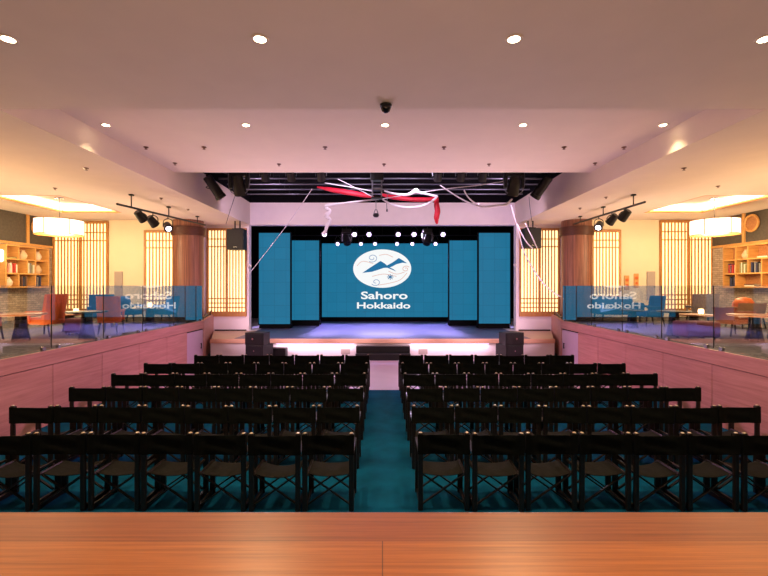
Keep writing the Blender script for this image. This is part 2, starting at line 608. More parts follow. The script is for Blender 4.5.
def shoji(n, x0, x1, y, z0, z1, panels, slats, sill=0.1):
    fw = .07
    f = MB()
    f.bb(x0, x1, y - .09, y, z1 - .09, z1)
    f.bb(x0, x1, y - .11, y, z0 - sill, z0)
    f.bb(x0, x0 + fw, y - .09, y, z0, z1 - .09).bb(x1 - fw, x1, y - .09, y, z0, z1 - .09)
    pw = (x1 - x0 - 2 * fw) / panels
    for k in range(1, panels):
        c = x0 + fw + pw * k
        f.bb(c - .045, c + .045, y - .088, y, z0, z1 - .09)
    w = struct('window_%d' % n, f, 'shojiwood')
    obj('shoji_paper', MB().bb(x0 + fw, x1 - fw, y - .02, y - .01, z0, z1 - .09), 'shoji', w)
    l = MB()
    h = z1 - .09 - z0
    for k in range(panels):
        a = x0 + fw + pw * k
        for i in range(1, slats):
            c = a + pw * i / slats
            l.bb(c - .021, c + .021, y - .06, y - .025, z0, z1 - .09)
    for u in (.80, .895, .05, .105, .16):
        zz = z0 + h * u
        l.bb(x0 + fw, x1 - fw, y - .07, y - .05, zz - .02, zz + .02)
    obj('lattice', l, 'shojiwood', w)
    return w


def zat(py, d):
    return EYE - (py - VY) / F * d


def xat(px, d):
    return (px - VX) / F * d


d = YT
shoji(1, xat(54, d), xat(109, d), d, zat(308.5, d), zat(221.5, d), 2, 8)
shoji(2, xat(145, d), xat(175, d), d, zat(308.5, d), zat(230.5, d), 1, 8)
shoji(3, xat(207.5, YD), xat(247, YD), YD, zat(311.5, YD), zat(228.5, YD), 2, 6, .2)
shoji(4, xat(659, d), xat(716, d), d, zat(308.5, d), zat(220.5, d), 2, 8)
shoji(5, xat(591, d), xat(620, d), d, zat(308.5, d), zat(230, d), 1, 8)
shoji(6, xat(519, YD), xat(559, YD), YD, zat(311.5, YD), zat(228.5, YD), 2, 6, .2)

# columns
for s, n in ((-1, 'left'), (1, 'right')):
    cx = s * 7.49
    cl = struct('column_' + n, MB().cyl((cx, 16.6, ZT), (cx, 16.6, ZC), .55, seg=48), 'colwood', smooth=True)
    obj('column_band', MB().cyl((cx, 16.6, 4.42), (cx, 16.6, 4.76), .62, seg=48, bev=.02), 'colband', cl, smooth=True)

# rear wall fittings are out of sight; the counter the picture is taken over
ct = thing('counter', 'long orange brown wooden counter top in the foreground', 'counter', (0, .369, ZT))
obj('counter_top', MB().box((0, .051, .69), (4.2, .88, .06), .006), 'counter', ct)
obj('counter_front', MB().bb(-2.05, 2.05, .33, .37, 0, .66), 'shojiwood', ct)
obj('counter_end', MB().bb(-2.05, -2.0, -.4, .33, 0, .66), 'shojiwood', ct)
obj('counter_end', MB().bb(2.0, 2.05, -.4, .33, 0, .66), 'shojiwood', ct)


# ------------------------------------------------------------------ director chairs
def make_chair(sag):
    t = bpy.data.objects.new('director_chair', None)
    C.objects.link(t)
    t['category'] = 'chair'
    W = .256
    for s in (-1, 1):
        post = obj('back_post', MB().box((s * W, 0, .435), (.056, .042, .86), .012, seg=3), 'darkwood', t)
        obj('front_leg', MB().box((s * W, .43, .315), (.062, .036, .63), .004), 'darkwood', t)
        obj('armrest', MB().box((s * W, .225, .642), (.060, .50, .022), .008), 'darkwood', t)
        obj('foot_rail', MB().box((s * W, .215, .03), (.03, .46, .05), .004), 'darkwood', t)
        obj('seat_rail', MB().cyl((s * .24, .0, .395), (s * .24, .44, .395), .016, seg=10), 'darkwood', t)
        cap = MB().lathe([(.0, .0), (.019, .0), (.019, .003), (.013, .0085), (0, .0105)], 12, (s * W, 0, .862))
        obj('post_cap', cap, 'postcap', post, smooth=True)
    for y, o in ((.03, .012), (.40, -.012)):
        b = MB()
        b.bar((-.235, y, .06), (.225, y, .385), .03, .016, .003)
        b.bar((.235, y + o, .06), (-.225, y + o, .385), .03, .016, .003)
        obj('cross_brace', b, 'darkwood', t)

    def back(u, v):
        x = -.286 + .572 * u
        e = 1 - (abs(2 * u - 1)) ** 4
        z = .632 + .218 * v - .012 * e * (1 if v > .5 else .4) * (.5 + sag)
        q = max(0.0, min(1.0, (.222 - abs(x)) / .08))
        y = -.0265 + .020 * q * q * (3 - 2 * q) + .006 * math.sin(9 * v + 5 * u + sag * 7) * q
        return (x, y, z), (0, 1, 0)
    bk = MB().sheet(back, 20, 8, .005)
    for s in (-1, 1):
        bk.bb(s * W - .0295, s * W + .0295, .0215, .0262, .632, .850).bb(s * W + s * .0285, s * W + s * .0300, -.026, .0262, .632, .850)
    obj('back_canvas', bk, 'canvas', t, smooth=True)

    def seat(u, v):
        x = -.256 + .512 * u
        e = 1 - (2 * u - 1) ** 2
        return (x, 0.04 + .35 * v, 0.405 - (.03 + .03 * sag) * e - .008 * math.sin(3 * v + sag * 4) * e), (0, 0, 1)
    obj('seat_canvas', MB().sheet(seat, 16, 6, .006), 'seatcanvas', t, smooth=True)
    return t


protos = [make_chair(0.1), make_chair(.6), make_chair(1.0)]
used = [False] * 3
ROWNAME = ['nearest', 'second', 'third', 'fourth', 'fifth', 'farthest']
for r in range(6):
    y = 4.76 + 1.084 * r
    n = 8 if r < 5 else 7
    for s, side in ((-1, 'left'), (1, 'right')):
        edge = .31 if s < 0 else .392
        for k in range(n):
            x = s * (edge + .288 + .594 * k)
            loc = (x + random.uniform(-.003, .003), y + random.uniform(-.02, .02), .013)
            rz = math.radians(random.uniform(-.5, .5))
            which = 'aisle seat' if k == 0 else ('%s seat from the aisle' % ORD[k])
            rowtxt = '%s row' % ROWNAME[r]
            label = 'black canvas director chair, %s %s of the aisle, %s' % (rowtxt, side, which)
            i = random.randrange(3)
            if not used[i]:
                used[i] = True
                o = protos[i]
                o.location = loc
                o.rotation_euler[2] = rz
                o['label'] = label
                o['group'] = 'director chairs in rows %s of the aisle' % side
            else:
                dup(protos[i], loc, rz, label, 'director chairs in rows %s of the aisle' % side)

# ------------------------------------------------------------------ glass railings
gy = [14.38, 12.4, 10.8, 9.28, 7.82, 6.3, 4.8]
for s, side in ((-1, 'left'), (1, 'right')):
    for k in range(6):
        a, b = gy[k + 1], gy[k]
        where = 'nearest the stage' if k == 0 else '%s from the stage' % ORD[k]
        g = thing('glass_panel', 'clear glass railing panel on the %s pit wall, %s' % (side, where), 'glass panel', (s * (XP + .03), a, ZT + .012), 0, 'glass railing panels on the %s wall' % side)
        obj('pane', MB().bb(-.006, .006, .02, b - a - .02, .03, 1.165), 'glass', g)
        for yy in (.18, b - a - .18):
            obj('clamp', MB().bb(-.025, .025, yy - .04, yy + .04, 0, .07, .004), 'steel', g)
        obj('end_rail', MB().bb(-.008, .008, .008, .014, .03, 1.165), 'blackmetal', g)
    hr = thing('handrail', 'short dark handrail sloping up the return wall at the %s stage corner' % side, 'handrail', (s * 6.05, 14.5, ZT + .01))
    obj('rail', MB().tube([(0, 0, .10), (s * .3, 1.05, .13), (s * .88, 2.9, .17)], .022), 'blackmetal', hr, smooth=True)
    obj('bracket', MB().cyl((s * .02, .05, 0), (s * .02, .05, .1), .012, seg=8), 'blackmetal', hr)
    obj('bracket', MB().cyl((s * .79, 2.6, 0), (s * .79, 2.6, .165), .012, seg=8), 'blackmetal', hr)

# ------------------------------------------------------------------ ceiling fittings
ring_me = None


def downlight(x, y, z, label, power, cone=125):
    t = thing('downlight', label, 'downlight', (x, y, z), 0, 'round ceiling downlights')
    obj('trim_ring', MB().lathe([(.062, 0.0), (.062, -.006), (.085, -.008), (.09, 0.0)], 28), 'ceiling', t, smooth=True)
    obj('lens', MB().cyl((0, 0, -.004), (0, 0, -.001), .062, seg=28), 'warmlens', t)
    light('SPOT', 'downlight_beam', (x, y, z - .03), power, WARM, (x, y, 0), .06, cone, .8)


for k, px in enumerate((8, 260, 514, 765)):
    d = F * (ZC - EYE) / 247
    downlight(xat(px, d), d, ZC, 'glowing round downlight in the near ceiling, %s from the left' % ORD[k], 320)
for k, px in enumerate((106, 246, 385, 523, 663)):
    d = F * (ZR - EYE) / 161
    downlight(xat(px, d), d, ZR, 'glowing round downlight in the recessed ceiling, %s from the left' % ORD[k], 70, 96)


def sprinkler(px, py, z, label):
    d = F * (z - EYE) / (VY - py)
    t = thing('sprinkler', label, 'sprinkler', (xat(px, d), d, z), 0, 'ceiling sprinklers')
    obj('cover', MB().lathe([(.05, 0), (.048, -.012), (.02, -.016), (.02, -.03), (0, -.03)], 16), 'sprinkler', t, smooth=True)
    obj('deflector', MB().lathe([(.006, -.03), (.006, -.045), (.032, -.046), (.032, -.05), (0, -.05)], 14), 'sprinkler', t)


for k, (px, py) in enumerate(((146, 147), (204, 147), (325, 147), (444, 147), (564, 147), (624, 147))):
    sprinkler(px, py, ZR, 'small sprinkler in front row of the recessed ceiling, %s from the left' % ORD[k])
for k, (px, py) in enumerate(((175, 163), (279, 164), (384, 164), (489, 164), (595, 163))):
    sprinkler(px, py, ZR, 'small sprinkler in row beside the loft opening, %s from the left' % ORD[k])
for side, pts in (('left', ((86, 168), (55, 188), (161, 198), (188, 209))), ('right', ((684, 168), (718, 186), (606, 197), (580, 208)))):
    for k, (px, py) in enumerate(pts):
        sprinkler(px, py, ZC, 'small sprinkler in the %s side soffit, %s from the front' % (side, ORD[k]))

dm = thing('dome_camera', 'black dome security camera under the ceiling edge', 'camera', (xat(385.8, 5.95), 5.95, ZC))
obj('base_plate', MB().lathe([(.0, 0), (.082, 0), (.082, -.03), (.075, -.035), (0, -.035)], 28), 'blackmetal', dm, smooth=True)
obj('dome', MB().lathe([(.07, -.035), (.068, -.06), (.055, -.09), (.03, -.11), (0, -.117)], 28), 'cone', dm, smooth=True)

# pendants in the coffers
for s, side, px in ((-1, 'left', 59.5), (1, 'right', 714.5)):
    d = 13.3
    x = xat(px, d)
    t = thing('pendant_lamp', 'large glowing drum pendant lamp hanging over the %s terrace' % side, 'lamp', (x, d, ZC + .22), 0, 'drum pendant lamps')
    obj('ceiling_rose', MB().cyl((0, 0, -.03), (0, 0, 0), .13, seg=24), 'steel', t)
    obj('cord', MB().cyl((0, 0, -.72), (0, 0, -.03), .012, seg=8), 'steel', t)
    R, z1, z0 = .63, -.70, -1.15
    sh = MB().lathe([(R, z1), (R, z0), (R - .01, z0), (R - .01, z1)], 48)
    sh2 = obj('drum_shade', sh, 'lampshade', t, smooth=True)
    obj('diffuser', MB().lathe([(0, z0 + .012), (R - .012, z0 + .012), (R - .012, z0 + .02), (0, z0 + .02)], 48), 'lampshade', t)
    rim = MB()
    for zz in (z0, z1):
        rim.lathe([(R + .002, zz - .008), (R + .012, zz - .008), (R + .012, zz + .008), (R + .002, zz + .008)], 48)
    obj('rim', rim, 'shojiwood', t, smooth=True)
    for a in range(6):
        an = -PI / 2 + a * PI / 3
        c, sn = math.cos(an), math.sin(an)
        obj('seam_rib', MB().bar(((R + .006) * c, (R + .006) * sn, z0), ((R + .006) * c, (R + .006) * sn, z1), .016, .016), 'tabletop', sh2)
    st = MB()
    for a in range(3):
        an = a * 2 * PI / 3
        st.bar((0, 0, -.72), (R * math.cos(an), R * math.sin(an), -.71), .012, .012)
    obj('spider', st, 'steel', t)
    light('POINT', 'pendant_glow', (x, d, ZC + .22 - 1.5), 340, WARM, size=.5)
    # cove light inside the coffer
    for yy in (11.9 + .12, 14.72 - .12):
        light('AREA', 'cove_glow', (s * 9.94, yy, ZC + .03), 32, (1, .8, .55), (s * 9.94, yy, 9), 1.9, size_y=.12)
    for xx in (8.93 + .12, 10.95 - .12):
        o = light('AREA', 'cove_glow', (s * xx, 13.3, ZC + .03), 36, (1, .8, .55), (s * xx, 13.3, 9), .12, size_y=2.6)

# track lights on the soffits
for side, s, ends, lamps in (('left', -1, ((117, 204, 11.2), (205, 225, 16.0)), ((141, 217), (153, 222), (168, 227))),
                              ('right', 1, ((645, 202, 11.2), (574, 224, 16.0)), ((624, 216), (612, 220), (599, 226)))):
    a, b = P(*ends[0]), P(*ends[1])
    b.x = s * abs(b.x)
    t = thing('track_bar', 'black lighting bar hung under the %s soffit' % side, 'lighting bar', a)
    obj('bar', MB().cyl((0, 0, 0), b - a, .03, seg=12), 'blackmetal', t, smooth=True)
    for u in (.12, .5, .88):
        p = (b - a) * u
        obj('drop_rod', MB().cyl(p, (p.x, p.y, ZC - a.z), .016, seg=8), 'blackmetal', t)
        obj('bracket', MB().box((p.x, p.y, ZC - a.z - .02), (.10, .10, .04), .004), 'blackmetal', t)
    for k, (px, py) in enumerate(lamps):
        # the point of the bar straight above the lamp in the picture
        best = min((abs(VX + F * (a.x + (b.x - a.x) * u / 200) / (a.y + (b.y - a.y) * u / 200) - px), u / 200) for u in range(201))[1]
        p = a + (b - a) * best
        dz = (py - VY) / F * p.y
        L = thing('spotlight', 'black yoke spotlight on the %s bar, %s' % (side, ('nearest the camera', 'in the middle', 'nearest the column and shining')[k]), 'spotlight', p, 0, 'spotlights on the side bars')
        drop = EYE - dz - p.z
        hook = MB().cyl((0, 0, 0), (0, 0, -.10), .014, seg=8)
        hook.tube([(-.15, 0, drop), (-.14, 0, -.16), (-.05, 0, -.09), (.05, 0, -.09), (.14, 0, -.16), (.15, 0, drop)], .013, 8)
        obj('yoke', hook, 'blackmetal', L, smooth=True)
        ax = Vector((-s * .25, .62 if k == 2 else .5, -.55)).normalized()
        if k == 2:
            ax = Vector((-s * .45, -.6, -.45)).normalized()
        c = Vector((0, 0, drop))
        hs = obj('lamp_housing', MB().cyl(c - ax * .19, c + ax * .13, .10, .135, 20, .01), 'blackmetal', L, smooth=True)
        obj('lens', MB().cyl(c + ax * .13, c + ax * .14, .118 if k < 2 else .075, seg=20), 'spotlens' if k == 2 else 'greymetal', hs)
        if k == 2:
            light('SPOT', 'spotlight_beam', p + c + ax * .2, 60, (1, .85, .9), p + c + ax * 3, .08, 100, .8)

# ------------------------------------------------------------------ LED screens
SCR = [('outer screen panel on the far left', 259, 290, 233, 324, 18.6), ('inner screen panel left of the centre', 291.5, 319, 240.5, 320, 19.9),
       ('', 322, 448, 243.5, 317, 22.3),
       ('inner screen panel right of the centre', 449.5, 477, 240.5, 320, 19.9), ('outer screen panel on the far right', 479, 510, 233, 323.5, 18.6)]
for lab, x0, x1, y0, y1, d in SCR:
    X0, X1, Z1, Z0 = xat(x0, d), xat(x1, d), zat(y0, d), zat(y1, d)
    w = X1 - X0
    center = not lab
    t = thing('led_screen', 'wide central teal screen showing the white mountain logo' if center else 'teal lit %s of the stage' % lab, 'screen', ((X0 + X1) / 2, d, ZS + .01), 0, None if center else 'teal side screens')
    h0, h1 = Z0 - ZS - .01, Z1 - ZS - .01
    obj('cabinet', MB().bb(-w / 2 - .05, w / 2 + .05, .012, .16, h0 - .04, h1 + .05), 'black', t)
    obj('display', MB().bb(-w / 2, w / 2, 0, .01, h0, h1), 'led', t)
    obj('base_stand', MB().bb(-w / 2, w / 2, .02, .6, 0, h0 - .05), 'black', t)
    if center:
        disp = t
        S = d / F
        U = lambda px, py: (xat(px, d) - t.location.x, zat(py, d) - t.location.z)
        ell = []
        for k in range(64):
            a = 2 * PI * k / 64
            ell.append(U(382.2 + 29 * math.cos(a), 268.6 - 19.2 * math.sin(a)))
        obj('logo_disc', MB().plate(ell, -.006, -.001), 'ledwhite', t)

        def L_(pts):
            q = []
            for (a, b) in pts:
                q.append(U(350 + a * 64 / 550, 245 + b * 67 / 576))
            return q
        obj('logo_mountain', MB().plate(L_([(105, 240), (180, 190), (262, 137), (300, 160), (318, 176), (365, 150), (420, 112), (455, 133), (492, 158), (450, 152), (400, 165), (360, 186), (342, 193), (370, 206), (400, 228), (350, 208), (320, 196), (290, 197), (240, 214), (190, 230)]), -.010, -.0065), 'ledblue', t)

        def swirl(cx, cy, r, a0, turns, w0, mname):
            pts = []
            for k in range(26):
                u = k / 25
                a = a0 + u * turns * 2 * PI
                rr = r * (1 - .75 * u)
                x, z = L_([(cx + rr * math.cos(a), cy - .8 * rr * math.sin(a))])[0]
                pts.append((x, -.009, z))
            return obj('logo_swirl', MB().tube(pts, w0, 6, 0), mname, t)
        swirl(192, 112, 46, -2.2, 1.4, .018, 'ledgrey')
        swirl(222, 318, 42, -2.6, 1.2, .018, 'ledgrey')
        swirl(480, 206, 34, .6, 1.3, .018, 'ledpink')
        for pts in ([(60, 180), (110, 140), (200, 160)], [(250, 90), (310, 80), (370, 105)], [(240, 345), (330, 330), (430, 300), (490, 240)], [(190, 270), (290, 250), (400, 270)], [(330, 225), (400, 250), (470, 232)]):
            obj('logo_wind_line', MB().tube([(x, -.009, z) for x, z in L_(pts)], .016, 6, 6), 'ledpink', t)
        fl = MB()
        for k in range(8):
            a = k * PI / 4
            (xa, za), (xb, zb) = L_([(346, 275)])[0], L_([(346 + 28 * math.cos(a), 275 - 25 * math.sin(a))])[0]
            fl.tube([(xa, -.009, za), (xb, -.009, zb)], .02, 6, 0)
        obj('logo_snowflake', fl, 'ledblue', t)
        for word, xa, xb, ya, yb in (('Sahoro', 361, 407.5, 291.5, 299.2), ('Hokkaido', 357, 410.3, 302.3, 308.6)):
            cu = bpy.data.curves.new('word', 'FONT')
            cu.body = word
            cu.offset = .022
            cu.extrude = .004
            cu.resolution_u = 4
            fo = bpy.data.objects.new('lettering', cu)
            C.objects.link(fo)
            bpy.context.view_layer.update()
            dg = bpy.context.evaluated_depsgraph_get()
            me = bpy.data.meshes.new_from_object(fo.evaluated_get(dg))
            bpy.data.objects.remove(fo)
            xs = [v.co.x for v in me.vertices]
            ys_ = [v.co.y for v in me.vertices]
            (ax, az), (bx, bz) = U(xa, yb), U(xb, ya)
            for v in me.vertices:
                u = (v.co.x - min(xs)) / (max(xs) - min(xs))
                q = (v.co.y - min(ys_)) / (max(ys_) - min(ys_))
                v.co = Vector((ax + (bx - ax) * u, -.006 - v.co.z * .4, az + (bz - az) * q))
            me.materials.clear()
            me.materials.append(M['ledwhite'])
            lo = bpy.data.objects.new('lettering', me)
            C.objects.link(lo)
            lo.parent = t

# ------------------------------------------------------------------ stage lamps
for nm, z, yb, pts, row in (('upper', zat(234.3, 21.3), 21.3, (324.5, 354.5, 369, 398.2, 414, 443), 'upper'), ('lower', zat(243.8, 21.6), 21.6, (337.7, 361, 375, 397, 412.3, 435.5), 'lower')):
    t = thing('batten', 'dark %s lamp batten above the central stage screen' % nm, 'batten', (0, yb, z + .42))
    obj('pipe', MB().cyl((-5, 0, 0), (5, 0, 0), .025, seg=10), 'blackmetal', t, smooth=True)
    for xx in (-4.4, 0, 4.4):
        obj('hanger', MB().cyl((xx, 0, 0), (xx, 0, 6.3 - z - .42), .01, seg=6), 'blackmetal', t)
    for k, px in enumerate(pts):
        x = xat(px, yb)
        L = thing('par_lamp', 'shining stage lamp on the %s batten, %s from the left' % (row, ORD[k]), 'stage lamp', (x, yb, z), 0, 'stage lamps on the %s batten' % row)
        r = .11 if nm == 'upper' else .085
        ax = Vector((0, -.85, -.45)).normalized()
        can = obj('can', MB().cyl(-ax * .34, ax * .02, r * 1.1, r * 1.2, 18, .01), 'blackmetal', L, smooth=True)
        obj('lens', MB().cyl(ax * .021, ax * .03, r, seg=20), 'whitelens', can)
        obj('yoke', MB().tube([(-r * 1.4, 0, 0), (-r * 1.4, 0, .25), (0, 0, .40), (r * 1.4, 0, .25), (r * 1.4, 0, 0)], .012, 6), 'blackmetal', L, smooth=True)
        if k in (0, 2, 3, 5) and nm == 'upper':
            light('SPOT', 'par_beam', Vector((x, yb, z)) + ax * .06, 4200, (.48, .40, 1.0), (x * 1.15, 19.0, 0.6), .1, 62, .6)
        if k in (1, 4) and nm == 'upper':
            light('SPOT', 'par_front_beam', Vector((x, yb, z)) + ax * .06, 700, (.80, .62, 1.0), (x * 2.5, 10.0, .9), .1, 50, .8)


def moving_head(label, loc, scale, tilt, group='moving head lights'):
    t = thing('moving_head_light', label, 'stage light', loc, 0, group)
    k = scale
    obj('base', MB().box((0, 0, -.08 * k), (.36 * k, .30 * k, .16 * k), .02 * k), 'blackmetal', t)
    y = MB().box((-.19 * k, 0, -.32 * k), (.06 * k, .14 * k, .36 * k), .02 * k).box((.19 * k, 0, -.32 * k), (.06 * k, .14 * k, .36 * k), .02 * k).box((0, 0, -.19 * k), (.42 * k, .16 * k, .06 * k), .01 * k)
    obj('yoke', y, 'blackmetal', t)
    ax = Vector(tilt).normalized()
    c = Vector((0, 0, -.42 * k))
    hd = obj('head', MB().cyl(c - ax * .22 * k, c + ax * .24 * k, .12 * k, .155 * k, 20, .02 * k), 'speaker', t, smooth=True)
    obj('lens', MB().cyl(c + ax * .24 * k, c + ax * .25 * k, .12 * k, seg=20), 'cone', hd)
    return t


for lab, px in (('left', 346.5), ('right', 427.5)):
    d = 20.0
    z = zat(229, d)
    o = moving_head('dark moving head light hanging over the %s side of central screen' % lab, (xat(px, d), d, z), 1.15, (.25 if lab == 'left' else -.25, -.5, -.9))
    obj('clamp', MB().cyl((0, 0, 0), (0, 0, 6.3 - z), .02, seg=8), 'blackmetal', o)

# ------------------------------------------------------------------ ceiling loft
for k, yy in enumerate((12.6, 13.4, 14.2, 15.0, 15.8, 16.6)):
    t = thing('loft_batten', 'grey pipe across the black ceiling loft, %s from the front' % ORD[k], 'pipe', (0, yy, 6.05), 0, 'pipes in the ceiling loft')
    obj('pipe', MB().cyl((-5.41, 0, 0), (5.41, 0, 0), .028, seg=10), 'greymetal', t, smooth=True)
    for xx in (-3.6, 0, 3.6):
        obj('hanger', MB().cyl((xx, 0, 0), (xx, 0, .30), .012, seg=6), 'blackmetal', t)
for lab, px, py in (('left', 239, 176), ('right', 514, 176)):
    d = 12.6
    o = moving_head('large dark moving head light in the %s end of ceiling loft' % lab, (xat(px, d), d, 5.98), 1.25, (.1 if lab == 'left' else -.1, .35, -.9), 'loft moving heads')
    hl = MB()
    for sx in (-1, 1):
        hl.tube([(sx * .27, 0, -.02), (sx * .31, 0, -.3), (sx * .27, 0, -.66), (sx * .12, 0, -.80)], .016, 8)
    obj('guard_hoop', hl, 'greymetal', o, smooth=True)
for k, px in enumerate((265, 291, 321, 438, 461, 483)):
    d = 12.6
    L = thing('loft_lamp', 'small black lamp in the ceiling loft, %s from the left' % ORD[k], 'stage lamp', (xat(px, d), d, 6.02), 0, 'small lamps in the ceiling loft')
    ax = Vector((0, .75, -.66)).normalized()
    c = Vector((0, 0, -.30))
    can = obj('can', MB().cyl(c - ax * .16, c + ax * .14, .10, .125, 18, .01), 'speaker', L, smooth=True)
    obj('lens', MB().cyl(c + ax * .14, c + ax * .15, .10, seg=18), 'greymetal', can)
    obj('yoke', MB().tube([(-.15, 0, -.30), (-.15, 0, -.12), (0, 0, -.01), (.15, 0, -.12), (.15, 0, -.30)], .013, 6), 'greymetal', L, smooth=True)
for lab, (ax0, ay0, d0), (ax1, ay1, d1) in (('left', (207, 176.5, 12.7), (219.5, 195, 13.0)), ('right', (549, 177, 12.7), (536.5, 194.5, 13.0))):
    a, b = P(ax0, ay0, d0), P(ax1, ay1, d1)
    t = thing('profile_spotlight', 'long black tube spotlight slanting down at %s loft corner' % lab, 'stage light', a, 0, 'tube spotlights at the loft corners')
    v = b - a
    obj('barrel', MB().cyl((0, 0, 0), v, .135, .145, 24, .015), 'speaker', t, smooth=True)
    n = v.normalized()
    obj('hood', MB().cyl(v, v + n * .10, .155, .165, 24), 'blackmetal', t, smooth=True)
    obj('handle', MB().tube([v * .5 + Vector((-.16, 0, 0)), v * .5 + Vector((-.22, 0, -.05)), v * .62 + Vector((-.16, 0, -.02))], .012, 6), 'blackmetal', t, smooth=True)
    obj('bracket', MB().bar((0, 0, 0), (0, 0, 6.05 - a.z), .06, .03), 'blackmetal', t)
ho = thing('hoist', 'grey hoist motor hanging in the middle of ceiling loft', 'hoist', (xat(377, 13.0), 13.0, 6.3))
hz = lambda py: zat(py, 13.0) - 6.3
obj('motor_box', MB().bb(-.2, .2, -.13, .13, hz(181), 0, .02), 'blackmetal', ho)
obj('side_plate', MB().bb(-.16, -.12, -.1, .1, hz(198), hz(181)), 'greymetal', ho)
obj('side_plate', MB().bb(.12, .16, -.1, .1, hz(198), hz(181)), 'greymetal', ho)
obj('drum', MB().cyl((-.12, 0, hz(189)), (.12, 0, hz(189)), .07, seg=16), 'greymetal', ho, smooth=True)
obj('cross_bar', MB().bb(-.17, .17, -.1, .1, hz(199), hz(197.5)), 'blackmetal', ho)


def rope(name, label, cat, pts, r, material='rope', group=None, extra=None):
    pts = [P(*p) for p in pts]
    o = pts[0]
    q = obj(name, MB().tube([p - o for p in pts], r, 8, 5), material, loc=o, smooth=True)
    return tag(q, label, cat, group)


D = 13.6
k1 = rope('rope', 'thick knotted white rope hanging at the left, above the screen', 'rope',
          [(380, 199, D), (360, 201, D), (345, 203, D), (329, 205, D), (326, 208, D), (330, 211, D), (326, 216, D), (330, 220, D), (327, 226, D), (325.5, 231, D), (323, 234.5, D)],
          [.022, .025, .028, .05, .07, .05, .075, .05, .06, .045, .07])
rope('rope', 'white padded rope curving down like a hammock near the red fabric', 'rope',
     [(382, 199, D - .3), (392, 204.5, D - .3), (406, 207.5, D - .3), (420, 206.5, D - .3), (431, 202, D - .3), (437.5, 196, D - .3)], [.02, .035, .045, .045, .04, .03])
rope('rope', 'white rope with a bulky knot right of the hoist', 'rope',
     [(384, 191, D - .6), (396, 194, D - .6), (408, 194.5, D - .6), (416, 190.5, D - .6), (418, 192, D - .6), (427, 194, D - .6), (437, 196.5, D - .6)], [.02, .035, .045, .075, .05, .03, .04])
rope('rope', 'thin white line slanting left of the hoist above red fabric', 'rope', [(325, 183, 13.2), (350, 187, 13.2), (372, 191, 13.2)], .014)
rope('rope', 'thin white line from the second loft pipe to the hoist foot', 'rope', [(338, 179, 13.3), (352, 186, 13.3), (373, 197, 13.3)], .012)
rope('rope', 'white rope swooping below the loft opening at the right', 'rope',
     [(440, 185, 13.2), (458, 197, 13.2), (472, 204, 13.2), (483, 207, 13.2), (497, 205.5, 13.2), (506, 204.5, 13.2), (512, 199, 13.2)], [.018, .02, .025, .04, .03, .045, .02])
rope('rope', 'white rope dropping beside the small loft lamps at right', 'rope', [(464, 190, 13.0), (468, 197, 13.0), (475, 203, 13.0), (484, 206, 13.0)], .02)
rope('rope', 'thin white line rising from hoist foot to right moving head', 'rope', [(381, 199, 13.15), (437, 190, 13.15), (480, 185, 13.15), (505, 181, 13.15)], .013)
rope('rope', 'long thin white rope slanting across the left stage corner', 'rope', [(312, 189, 14.4), (287, 225, 16.0), (249, 274, 17.55)], .012)
rope('rope', 'long pale rope swinging down before the right shoji window', 'rope', [(511, 205, 14.8), (517, 226, 15.2), (525, 254, 15.6), (540, 279, 16.0), (552, 291, 16.1), (561, 297, 16.1)], [.014, .02, .022, .03, .02, .03])
rope('rope', 'short white rope in front of the right hanging loudspeaker, left one', 'rope', [(517, 224, 14.6), (525, 240, 14.6), (533, 249, 14.6)], .018)
rope('rope', 'short white rope in front of the right hanging loudspeaker, right one', 'rope', [(525, 223, 14.5), (532, 237, 14.5), (537, 248, 14.5)], .018)
rope('cable', 'thin dark cable from the loft to the left hanging loudspeaker', 'cable', [(236, 193, 14.4), (231, 208, 15.0), (226, 224, 15.3)], .008, 'blackmetal')
rope('cable', 'thin dark cable from the loft to the right hanging loudspeaker', 'cable', [(529, 197, 14.4), (530, 208, 15.0), (532, 222, 15.3)], .008, 'blackmetal')
rope('aerial_silk', 'red fabric strip stretched left of the hoist', 'fabric', [(317, 187, 13.4), (330, 189.5, 13.4), (345, 192, 13.4), (360, 194.5, 13.4), (374, 197.5, 13.4)], [.02, .07, .085, .08, .03], 'red')
rope('aerial_silk', 'red fabric strip stretched right of the hoist', 'fabric', [(381, 194.5, 13.8), (392, 197, 13.8), (408, 199, 13.8), (424, 199.5, 13.8), (437, 198, 13.8)], [.03, .075, .07, .075, .04], 'red')
rope('aerial_silk', 'red fabric tail hanging straight down near the centre', 'fabric', [(437, 197, 13.5), (436.5, 204, 13.5), (437.5, 211, 13.5), (436.5, 218, 13.5), (437, 224, 13.5)], [.04, .085, .09, .085, .03], 'red')
a = P(376, 200, 13.4)
pu = thing('pulley_hook', 'small purple grey pulley hook hanging below the hoist', 'hook', a)
obj('line', MB().cyl((0, 0, .03), (0, 0, -.3), .01, seg=6), 'greymetal', pu)
obj('strap', MB().tube([(-.07, 0, -.43), (-.02, 0, -.3), (.02, 0, -.3), (.07, 0, -.43)], .014, 6, 0), 'greymetal', pu)
obj('block', MB().lathe([(0, -.55), (.07, -.53), (.10, -.47), (.07, -.42), (0, -.41)], 16), 'blackmetal', pu, smooth=True)
a = P(387, 172, 13.4)
wt = thing('chain', 'short dark chain dangling right of the pulley hook', 'chain', P(387, 200, 13.4))
obj('links', MB().tube([(0, 0, .35), (.01, 0, .1), (-.01, 0, -.1), (0, 0, -.3)], .012, 6), 'greymetal', wt)
obj('weight', MB().cyl((0, 0, -.36), (0, 0, -.28), .03, .02, 10), 'blackmetal', wt)


